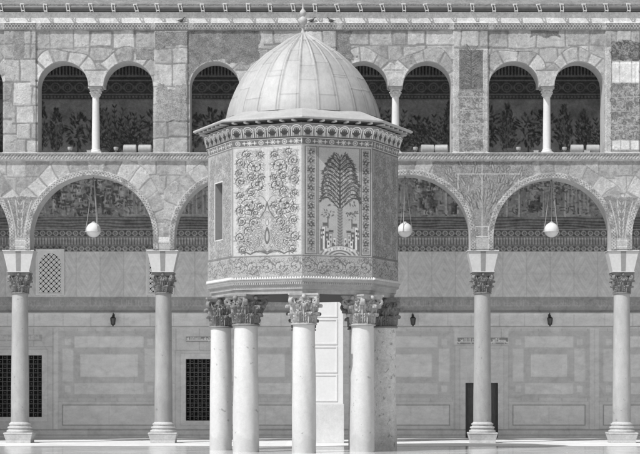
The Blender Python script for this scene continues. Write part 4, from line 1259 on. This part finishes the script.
def merge_faces(name, cv, z1, R1, z0, R0, mat, u, v, alt=None):
    cos = []; qs = []; ts = []; n = 0
    nv, nu = cv.U.shape; idx = np.arange(nv*nu).reshape(nv, nu)
    q = np.stack([idx[:-1, :-1], idx[1:, :-1], idx[1:, 1:], idx[:-1, 1:]], -1).reshape(-1, 4)
    for k in range(8):
        x, y, z = face_map(k, z1, R1, z0, R0, 0, u, 0, v)(cv.U, cv.V, cv.h)
        cos.append(np.stack([x, y, z], -1).reshape(-1, 3)); qs.append(q+n); ts.append(cv.t.reshape(-1)); n += nv*nu
    return raw_mesh(name, np.concatenate(cos), np.concatenate(qs), np.concatenate(ts), mat, pav)
# lower scroll band
cv = Cv(0, 67, 0, 21, .36, .34); rng = random.Random(8)
cv.t += vnoise(cv.U, cv.V, 14, 6, 3)*.06
for i in range(5):
    x = 6.7+i*13.4; sg = 1 if i % 2 else -1
    cv.scroll(x, 10.5, 7.2, 0 if sg > 0 else PI, sg, DK+.02, .37, .8)
    cv.path([(x-7, 10.5+sg*5), (x, 10.5+sg*8.2), (x+7, 10.5+sg*1)], 1.5, DK+.03)
    for q in range(14): cv.oleaf(x+rng.uniform(-7, 7), 10.5+sg*rng.uniform(4, 9), rng.uniform(0, 6.3), 4.6, 2.2, DK+.03, .38, .6)
cv.rect(0, 0, 67, .8, .12); cv.rect(0, 20.2, 67, 21, .3)
merge_faces('scroll_band', cv, 5.778, RB+.004, 5.165, RB+.004, M['drum_mosaic'], 67, 21)
# patterned band with crosses
cv = Cv(0, 67, 0, 7.6, .3, .13)
cv.rect(0, 0, 67, .7, .5); cv.rect(0, 6.9, 67, 7.6, .5)
for i in range(3):
    for (x, ty) in ((5.6+i*22.33, 0), (16.8+i*22.33, 1)):
        y = 3.8
        if ty == 0:
            cv.disc(x, y, 2.5, .42); cv.disc(x, y, 1.6, .16); cv.disc(x, y, .8, .5)
        else:
            for q in range(8): cv.seg(x, y, x+math.cos(q*PI/4)*2.6, y+math.sin(q*PI/4)*2.4, .6, .52)
            for sg in (-1, 1): cv.seg(x+sg*3, y, x+sg*7, y, .6, .48); cv.seg(x+sg*5, y-1.8, x+sg*5, y+1.8, .7, .5); cv.leaf(x+sg*4, y, PI/2-sg*PI/2, 2.5, 1.8, .5)
merge_faces('cross_pattern_band', cv, 9.22, 2.965, 9.00, 2.925, M['drum_mosaic'], 67, 7.6)
# band of small arches on the flaring cornice
cv = Cv(0, 67, 0, 12.4, .28, .20)
for i in range(6):
    x = 5.58+i*11.17
    for dr, tt in ((4.9, .72), (4.0, .10), (3.4, .68), (2.6, .24)):
        w = cv.win(x-6, x+6, 0, 12.4); X_ = cv.U[w]; Y_ = cv.V[w]
        d = np.where(Y_ < 6.2, np.hypot(X_-x, Y_-6.2)-dr, np.maximum(np.abs(X_-x)-dr, Y_-11.2))
        cv.put(w, cv.aa(d), tt)
    for q in range(5): cv.leaf(x, 10, -PI/2+(q-2)*.42, 5.2, 1.9, .07)
    cv.disc(x+5.58, 3.6, 1.3, .58); cv.disc(x+5.58, 3.6, .6, .15); cv.leaf(x+5.58, 11, -PI/2, 5, 1.6, .12)
cv.rect(0, 0, 67, .8, .14); cv.rect(0, 11.5, 67, 12.4, .10)
c2 = cv
c2.h[:] = np.interp(c2.V, [0, 4, 9, 12.4], [0, -.03, -.03, 0])
merge_faces('arch_pattern_cornice', c2, 9.62, 3.09, 9.222, 2.97, M['drum_mosaic'], 67, 12.4)

def octa(prof, mb=None):
    return (mb or MB()).lathe(prof, 8, phase=-PI/2, cap=True)
# inner core keeps light out
octa([(2.58, 4.68), (2.58, 9.7)]).build('inner_core', M['dark_room'], pav)
# lower cornice: saw-tooth line and stepped mouldings
octa([(2.70, 4.66), (2.80, 4.665), (2.81, 4.78), (2.86, 4.80), (2.865, 4.90), (2.92, 4.93), (2.925, 4.985), (2.945, 5.0), (2.97, 5.06), (2.98, 5.075), (2.99, 5.08), (2.99, 5.105), (2.93, 5.11), (2.93, 5.163)]).build('moulded_cornice', M['pavilion_stone'], pav)
tt = MB()
for k in range(8):
    A = V8(k, 2.945, 0); B = V8(k+1, 2.945, 0); n = 28
    out = (A+B); out = out/np.linalg.norm(out)
    for i in range(n):
        p0 = A+(B-A)*(i+.08)/n; p1 = A+(B-A)*(i+.92)/n; pm = (p0+p1)/2
        vs = []
        for off in (0.0, .035):
            for p, z in ((p0, 5.106), (p1, 5.106), (pm, 5.175)):
                vs.append((p[0]+out[0]*off, p[1]+out[1]*off, z))
        tt.add(vs, [(0, 1, 2), (3, 5, 4), (0, 3, 4, 1), (1, 4, 5, 2), (2, 5, 3, 0)])
tt.build('sawtooth_trim', M['white_marble'], pav)
dn = MB()
for k in range(8):
    A = V8(k, 2.93, 0); B = V8(k+1, 2.93, 0); n = 34
    out = (A+B); out = out/np.linalg.norm(out)
    d = (B-A)/np.linalg.norm(B-A)
    for i in range(n):
        p = A+(B-A)*(i+.5)/n
        vs = []
        for z in (4.942, 4.995):
            for s, off in ((-.018, -.02), (.018, -.02), (.018, .018), (-.018, .018)):
                vs.append((p[0]+d[0]*s+out[0]*off, p[1]+d[1]*s+out[1]*off, z))
        dn.add(vs, [(0, 3, 2, 1), (4, 5, 6, 7), (0, 1, 5, 4), (1, 2, 6, 5), (2, 3, 7, 6), (3, 0, 4, 7)])
dn.build('dentil_trim', M['pavilion_stone'], pav)
# eave with its little rafters
eo = octa([(2.7, 9.60), (3.09, 9.605), (3.09, 9.625), (2.98, 9.63), (2.98, 9.715), (3.33, 9.72), (3.37, 9.728), (3.38, 9.765), (3.36, 9.79), (2.45, 10.13), (2.35, 10.13)]).build('eave', M['eave'] if 'eave' in M else M['pavilion_stone'], pav, bevel=.01)
M['eave'] = mat_gray('pale_lead_eave', .37, .7, ((2, .12, 5, ISO), (14, .10, 5, ISO)), .4, 30, .012)
eo.data.materials[0] = M['eave']
octa([(2.6, 9.628), (2.986, 9.629), (2.986, 9.70), (3.30, 9.716), (3.30, 9.7185), (2.6, 9.7185)]).build('eave_soffit', M['timber'], pav)  # dark timber ring; its colour also deepens the shadow line under the eave
octa([(2.0, 4.652), (2.66, 4.652), (2.66, 4.659), (2.0, 4.659)]).build('shade_underside', M['timber'], pav)  # added slab, coloured dark to deepen the shade beneath the chamber
r0 = None
for k in range(8):
    A = V8(k, 3.0, 0); B = V8(k+1, 3.0, 0); rot = -PI/2+(k+.5)*PI/4
    for i in range(6):
        p = A+(B-A)*(i+.5)/6
        if r0 is None:
            r0 = c = MB().box(-.03, .27, -.035, .035, 0, .05).build('rafter_end', M['pale_metal'], pav)
        else:
            c = r0.copy(); COL.objects.link(c); c.parent = pav
        c.location = (p[0], p[1], 9.665); c.rotation_euler = (0, 0, rot)
# dome
prof_y = np.array([0, 3, 8, 13, 22.5, 30, 37, 46, 55, 62, 69, 76, 82.5, 86])
prof_r = np.array([2.0, 8.5, 16.5, 24.5, 38.5, 47, 54, 60.6, 65.8, 69.2, 72.2, 74.6, 76.3, 76.8])
NR = 24; nth = NR*14; nvv = 150
vpar = np.linspace(0, 1, nvv)
Vy = vpar*86; Rr = np.interp(Vy, prof_y, prof_r)
for _ in range(6): Rr[1:-1] = (Rr[:-2]+2*Rr[1:-1]+Rr[2:])/4
class O: pass
dc = O(); TH_, VV = np.meshgrid(np.linspace(0, 2*PI, nth+1), vpar)
dc.U = TH_; dc.V = VV
sector = TH_/(2*PI/NR)+.2; fr = sector % 1; si = np.floor(sector).astype(int) % NR
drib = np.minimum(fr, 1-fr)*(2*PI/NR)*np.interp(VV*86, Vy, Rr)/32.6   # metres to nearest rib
h = .038*np.clip(1-drib/.04, 0, 1)
tone = .37+.03*(hsh(si, 3)-.5)
lapv = np.zeros(VV.shape)+1; pid = si*10
for j, base in enumerate((.20, .46, .72)):
    lv = base+.13*(hsh(si*3+j, 5)-.5)+(.06 if j != 1 else -.05)*((si % 2)*2-1)
    dz = (VV-lv)*2.7
    near = np.abs(dz)
    tone = tone-.12*np.clip(1-near/.016, 0, 1)
    h = h+.010*np.clip(1-near/.03, 0, 1)
    pid = pid+(VV > lv)
tone = tone+.03*(hsh(pid, 8)-.5)
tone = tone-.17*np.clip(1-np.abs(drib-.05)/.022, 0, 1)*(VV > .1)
tone = tone + vnoise(TH_*40, VV*60, 7, 3, 3)*.06 + vnoise(TH_*90, VV*14, 5, 4, 3)*.06
h = h + vnoise(TH_*30, VV*40, 5, 6, 3)*.022
Rm = np.interp(VV*86, Vy, Rr)/32.58
dc.h = h; dc.t = tone
ztop = 12.77; zbase = 10.11
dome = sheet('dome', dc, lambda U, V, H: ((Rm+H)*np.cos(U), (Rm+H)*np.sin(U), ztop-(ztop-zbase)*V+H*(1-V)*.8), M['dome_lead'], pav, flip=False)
dome['label'] = 'pale ribbed dome of sheet metal panels'
fz = lambda y: EYE+(395-y)/32.58
fp = [(4.6, 36.5), (4.3, 34.5), (2.4, 33), (1.5, 31), (1.2, 29), (1.6, 27.3), (2.8, 26.6), (1.4, 25.8), (2.6, 24.6), (3.9, 22.8), (4.4, 20.8), (3.9, 18.8), (2.4, 17.4), (1.2, 16.6), (2.0, 15.8), (3.0, 14.2), (3.3, 12.8), (2.9, 11.3), (1.7, 10.0), (1.0, 8.6), (.9, 6), (.5, 4), (.1, 2.2)]
MB().lathe([(r/32.58, fz(y)) for r, y in fp], 24).build('finial', M['eave'], pav, smooth=True, auto=rad(50))

# eight supporting columns
RC = 2.52
def shaft_mesh(seed):
    rng = random.Random(seed); n = 56; mb = MB(); vs = []; fs = []
    m = 44; z0, z1 = 0, 3.76
    for j in range(m+1):
        k = j/m; r = .368-.03*k+.006*math.sin(k*4+seed)
        for i in range(n):
            a = 2*PI*i/n
            w = .004*math.sin(3*a+seed+k*4)+.003*math.sin(7*a+k*13+seed*2)
            if k < .12: w -= .014*max(0, math.sin(4*a+seed*1.7+k*20))*(1-k/.12)
            vs.append(((r+w)*math.cos(a), (r+w)*math.sin(a), z0+(z1-z0)*k))
    for j in range(m):
        for i in range(n):
            q = (i+1) % n; fs.append((j*n+i, j*n+q, (j+1)*n+q, (j+1)*n+i))
    fs.append(tuple(range(n-1, -1, -1))); fs.append(tuple(m*n+i for i in range(n)))
    return mb.add(vs, fs)
M['pitted_shaft'] = mat_gray('pitted_marble_shaft', .60, .75, ((1.6, .14, 5, ISO), (10, .16, 6, ISO), (34, .14, 4, ISO)), .7, 22, .02, pits=((6, .64, .6), (14, .68, .5)), foot=.5)
capm = None
desc = {0: 'front column', 1: 'front right column with a shadow down its left side', 2: 'pitted grey column at the right', 7: 'front left column', 6: 'column at the left end'}
for k in range(8):
    a = -PI/2+k*PI/4
    sh = shaft_mesh(k).build('column', M['pitted_shaft'] if k in (2, 3) else M['pavilion_shaft'], pav, smooth=True, auto=rad(45))
    sh.location = (RC*math.cos(a), RC*math.sin(a), 0); sh.rotation_euler = (0, 0, a+PI/2)
    sh.location.x += {0: .05, 7: .10, 5: -.06}.get(k, 0)
    sc = {0: .97, 7: 1.05, 1: 1.0, 6: .93, 2: .98}.get(k, 1.0); sh.scale = (sc, sc, 1)
    if k in desc: sh['label'] = desc[k]
    if capm is None or k == 3:
        cp = capital_mesh(.925, .345, .475, 8, 3+k, 1.1).build('capital', M['pavilion_capital'], sh, smooth=True, auto=rad(50)); capm = cp
    else:
        cp = capm.copy(); COL.objects.link(cp); cp.parent = sh
    cp.location = (0, 0, 3.74)
    if k in (2, 3):
        cp.data = cp.data.copy(); cp.data.materials[0] = M['capital']

# ================================================================== HANGING GLOBE LAMPS
def globe_lamp():
    z = wz(230, YC)
    t = thing('hanging_lamp', (0, YC, z), 'x', 'lamp', 'white globe lamps hanging in the arches')
    MB().ball((0, 0, 0), .262, 32, 20).build('globe', M['globe'], t, smooth=True)
    MB().lathe([(.262, -.075), (.274, -.07), (.274, -.05), (.262, -.045)], 40).build('metal_band', M['pale_metal'], t, smooth=True, auto=rad(40))
    MB().lathe([(.06, .255), (.08, .262), (.05, .285), (.02, .295)], 16).build('cap', M['pale_metal'], t, smooth=True, auto=rad(40))
    top = wz(176, YC)-z
    for (x, y) in ((-.29, 0), (.17, -.235), (.17, .235)):
        MB().ball((x, y, -.06), .026, 8, 6).tube([(x, y, -.06), (x*.75, y*.75, .35), (x*.12, y*.12, top-.15), (0, 0, top-.1)], .012, 6).build('chain', M['chain'], t)
    MB().tube([(0, 0, top-.2), (0, 0, top+.02)], .02, 6).build('hook', M['gutter'], t)
    return t
L0 = globe_lamp()
for i, (px, lb) in enumerate(((93.5, 'white globe lamp hanging in the large arch left of the pavilion'), (405, 'white globe lamp hanging close beside the right side of the pavilion'),
                              (551.5, 'white globe lamp hanging in the large arch at the far right'))):
    c = L0 if i == 0 else copy_tree(L0)
    c.location.x = wx(px, YC); c['label'] = lb; c.rotation_euler = (0, 0, (0, 1.3, 2.4)[i])

# wall lanterns
def lantern():
    t = thing('wall_lantern', (0, YB-.28, wz(326, YB)), 'x', 'lantern', 'small black lanterns on the gallery wall')
    b = MB().lathe([(.01, -.03), (.03, 0), (.03, .02), (.085, .05), (.085, .07)], 6)
    b.lathe([(.115, .29), (.12, .30), (.06, .36), (.035, .37), (.04, .40), (.01, .44)], 6)
    for k in range(6):
        a = k*PI/3; b.tube([(.078*math.cos(a), .078*math.sin(a), .06), (.108*math.cos(a), .108*math.sin(a), .30)], .008, 5)
    b.build('casing', M['dark_metal'], t)
    MB().lathe([(.07, .07), (.10, .29)], 6).build('glass', M['lamp_glass'], t)
    MB().tube([(0, 0, .42), (0, .02, .50), (0, .14, .52), (0, .28, .40)], .012, 6).box(-.04, .04, .255, .278, .30, .52).build('arm', M['dark_metal'], t)
    return t
Q0 = lantern()
for i, (px, lb) in enumerate(((113, 'small black wall lantern in the left bay above the marble panels'), (413, 'small black wall lantern just right of the pavilion columns'), (550, 'small black wall lantern in the right bay above the marble panels'))):
    c = Q0 if i == 0 else copy_tree(Q0)
    c.location.x = wx(px, YB-.28); c['label'] = lb

# floodlights on the ledge
zs = zc0
def drum(r=.145, L=.46):
    t = thing('floodlight', (0, YF+.12, zs), 'x', 'floodlight', 'drum floodlights on the upper ledge')
    m = MB(); n = 20; prof = [(r*.8, -L/2), (r, -L/2+.02), (r, L/2-.02), (r*.8, L/2)]
    vs = []; fs = []
    for rr, x in prof:
        for i in range(n): a = 2*PI*i/n; vs.append((x, rr*math.cos(a), .16+rr*math.sin(a)))
    for j in range(3):
        for i in range(n): k = (i+1) % n; fs.append((j*n+i, j*n+k, (j+1)*n+k, (j+1)*n+i))
    fs.append(tuple(range(n-1, -1, -1))); fs.append(tuple(3*n+i for i in range(n)))
    m.add(vs, fs).build('housing', M['lamp_body'], t, smooth=True, auto=rad(30))
    MB().box(-.16, .16, -.06, .06, .0, .03).box(-L/2+.03, -L/2+.05, -.03, .03, .03, .12).box(L/2-.05, L/2-.03, -.03, .03, .03, .12).build('bracket', M['gutter'], t)
    return t
D0 = drum()
sp = [(130, 0, 'left drum floodlight of the pair on the ledge at the left'), (145, 0, 'right drum floodlight of the pair on the ledge at the left'),
      (427.5, .12, 'left drum floodlight of the pair on the ledge just right of the dome'), (441.5, -.14, 'right drum floodlight of the pair on the ledge just right of the dome'),
      (577, -.05, 'left drum floodlight of the pair on the ledge at the far right'), (593, 0, 'right drum floodlight of the pair on the ledge at the far right')]
for i, (px, rz, lb) in enumerate(sp):
    c = D0 if i == 0 else copy_tree(D0)
    c.location = (wx(px, YF+.12), YF+.12, zs+.002); c.rotation_euler = (0, 0, rz); c['label'] = lb
def spot():
    t = thing('spotlight', (0, YF+.05, zs), 'x', 'spotlight', 'small spotlights on the upper ledge')
    MB().lathe([(.10, 0), (.10, .03), (.03, .04), (.03, .10)], 14).build('foot', M['gutter'], t)
    MB().lathe([(.05, .09), (.07, .11), (.085, .16), (.085, .21), (.06, .21)], 18).build('head', M['lamp_body'], t, smooth=True, auto=rad(30))
    return t
P0 = spot()
for i, (px, lb) in enumerate(((70, 'small upright spotlight on the ledge in the leftmost upper arch'), (116, 'small upright spotlight on the ledge beside the left pair of drums'), (518.5, 'small upright spotlight on the ledge in the arch right of the tall mosaic pier'), (564.5, 'small upright spotlight on the ledge left of the far right drums'), (415.5, 'small upright spotlight on the ledge between the dome and a drum pair'))):
    c = P0 if i == 0 else copy_tree(P0)
    c.location = (wx(px, YF+.05), YF+.05, zs+.002); c['label'] = lb
for i, (px, w, lb) in enumerate(((89, .14, 'small pale junction box on the ledge left of the thin column'), (536, .16, 'small pale junction box on the ledge left of the far right thin column'), (587, .2, 'low pale junction box on the ledge between the far right drums'))):
    b = MB().box(-w/2, w/2, -.06, .06, 0, .07).box(-w/2-.01, w/2+.01, -.065, .065, .07, .085).build('junction_box', M['lamp_body'], bevel=.005)
    b.location = (wx(px, YF-.05), YF-.05, zs+.003); tagset(b, lb, 'box', 'junction boxes on the ledge')

# pigeons on the frieze
def pigeon(px, py, face, label):
    D = YF-.04
    me = MB()
    # lofted body: stations along x (tail to head): x, z, radius y, radius z
    st = [(-.17, .075, .008, .006), (-.13, .08, .030, .010), (-.08, .085, .042, .028), (-.03, .092, .055, .045), (.03, .105, .055, .052), (.07, .125, .042, .044), (.09, .155, .028, .030), (.10, .185, .026, .027), (.118, .196, .024, .024), (.135, .192, .012, .012), (.158, .184, .003, .003)]
    n = 12; vs = []; fs = []
    for x, z, ry, rz_ in st:
        for i in range(n): a = 2*PI*i/n; vs.append((x*face, ry*math.cos(a), z+rz_*math.sin(a)))
    for j in range(len(st)-1):
        for i in range(n): k = (i+1) % n; fs.append((j*n+i, j*n+k, (j+1)*n+k, (j+1)*n+i))
    me.add(vs, fs)
    for s in (-1, 1): me.tube([(.01*face, s*.02, .07), (.015*face, s*.02, .03), (.02*face, s*.022, .004), (.045*face, s*.022, .004)], .005, 5)
    o = me.build('pigeon', M['bird'], smooth=True)
    o.location = (wx(px, D), D, wz(py, D)); tagset(o, label, 'pigeon', 'pigeons perched on the frieze')
pigeon(181, 23.2, 1, 'dark pigeon perched on the frieze above the stone pier left of the dome')
pigeon(311.5, 23.2, 1, 'dark pigeon perched on the frieze just right of the dome finial')
pigeon(331, 23.2, -1, 'dark pigeon perched on the frieze a step farther right of the finial')

# ================================================================== LIGHT, WORLD, CAMERA
SUN_AZ, SUN_EL = rad(-46), rad(52)      # from the left, behind the camera
sv = Vector((math.sin(SUN_AZ)*math.cos(SUN_EL), -math.cos(SUN_AZ)*math.cos(SUN_EL), math.sin(SUN_EL)))
ld = bpy.data.lights.new('sun', 'SUN'); ld.energy = 3.9; ld.angle = rad(.53); ld.color = (1, 1, 1)
lo = bpy.data.objects.new('sun', ld); COL.objects.link(lo)
lo.rotation_euler = (-sv).to_track_quat('-Z', 'Y').to_euler(); lo.location = (-20, 10, 40)
w = bpy.data.worlds.new('World'); S.world = w; w.use_nodes = True
nt = w.node_tree; nt.nodes.clear()
sky = nt.nodes.new('ShaderNodeTexSky'); sky.sky_type = 'NISHITA'; sky.sun_disc = False
sky.sun_elevation = SUN_EL; sky.sun_rotation = math.atan2(sv.x, sv.y)
bwn = nt.nodes.new('ShaderNodeRGBToBW'); bg = nt.nodes.new('ShaderNodeBackground'); bg.inputs[1].default_value = .15
out = nt.nodes.new('ShaderNodeOutputWorld')
nt.links.new(sky.outputs[0], bwn.inputs[0]); nt.links.new(bwn.outputs[0], bg.inputs[0]); nt.links.new(bg.outputs[0], out.inputs[0])

cd = bpy.data.cameras.new('camera'); cam = bpy.data.objects.new('camera', cd); COL.objects.link(cam)
cam.location = (0, 0, EYE); cam.rotation_euler = (PI/2, 0, 0)
cd.sensor_width = 36; cd.lens = 36*FOC/640; cd.shift_y = (HZ-227)/640; cd.clip_start = .5; cd.clip_end = 1500
S.camera = cam
S.view_settings.view_transform = 'Standard'; S.view_settings.look = 'None'
S.view_settings.gamma = 1; S.view_settings.use_curve_mapping = False
S.view_settings.exposure = 0.17
S.cycles.filter_width = 1.5
S.cycles.max_bounces = 10; S.cycles.diffuse_bounces = 6
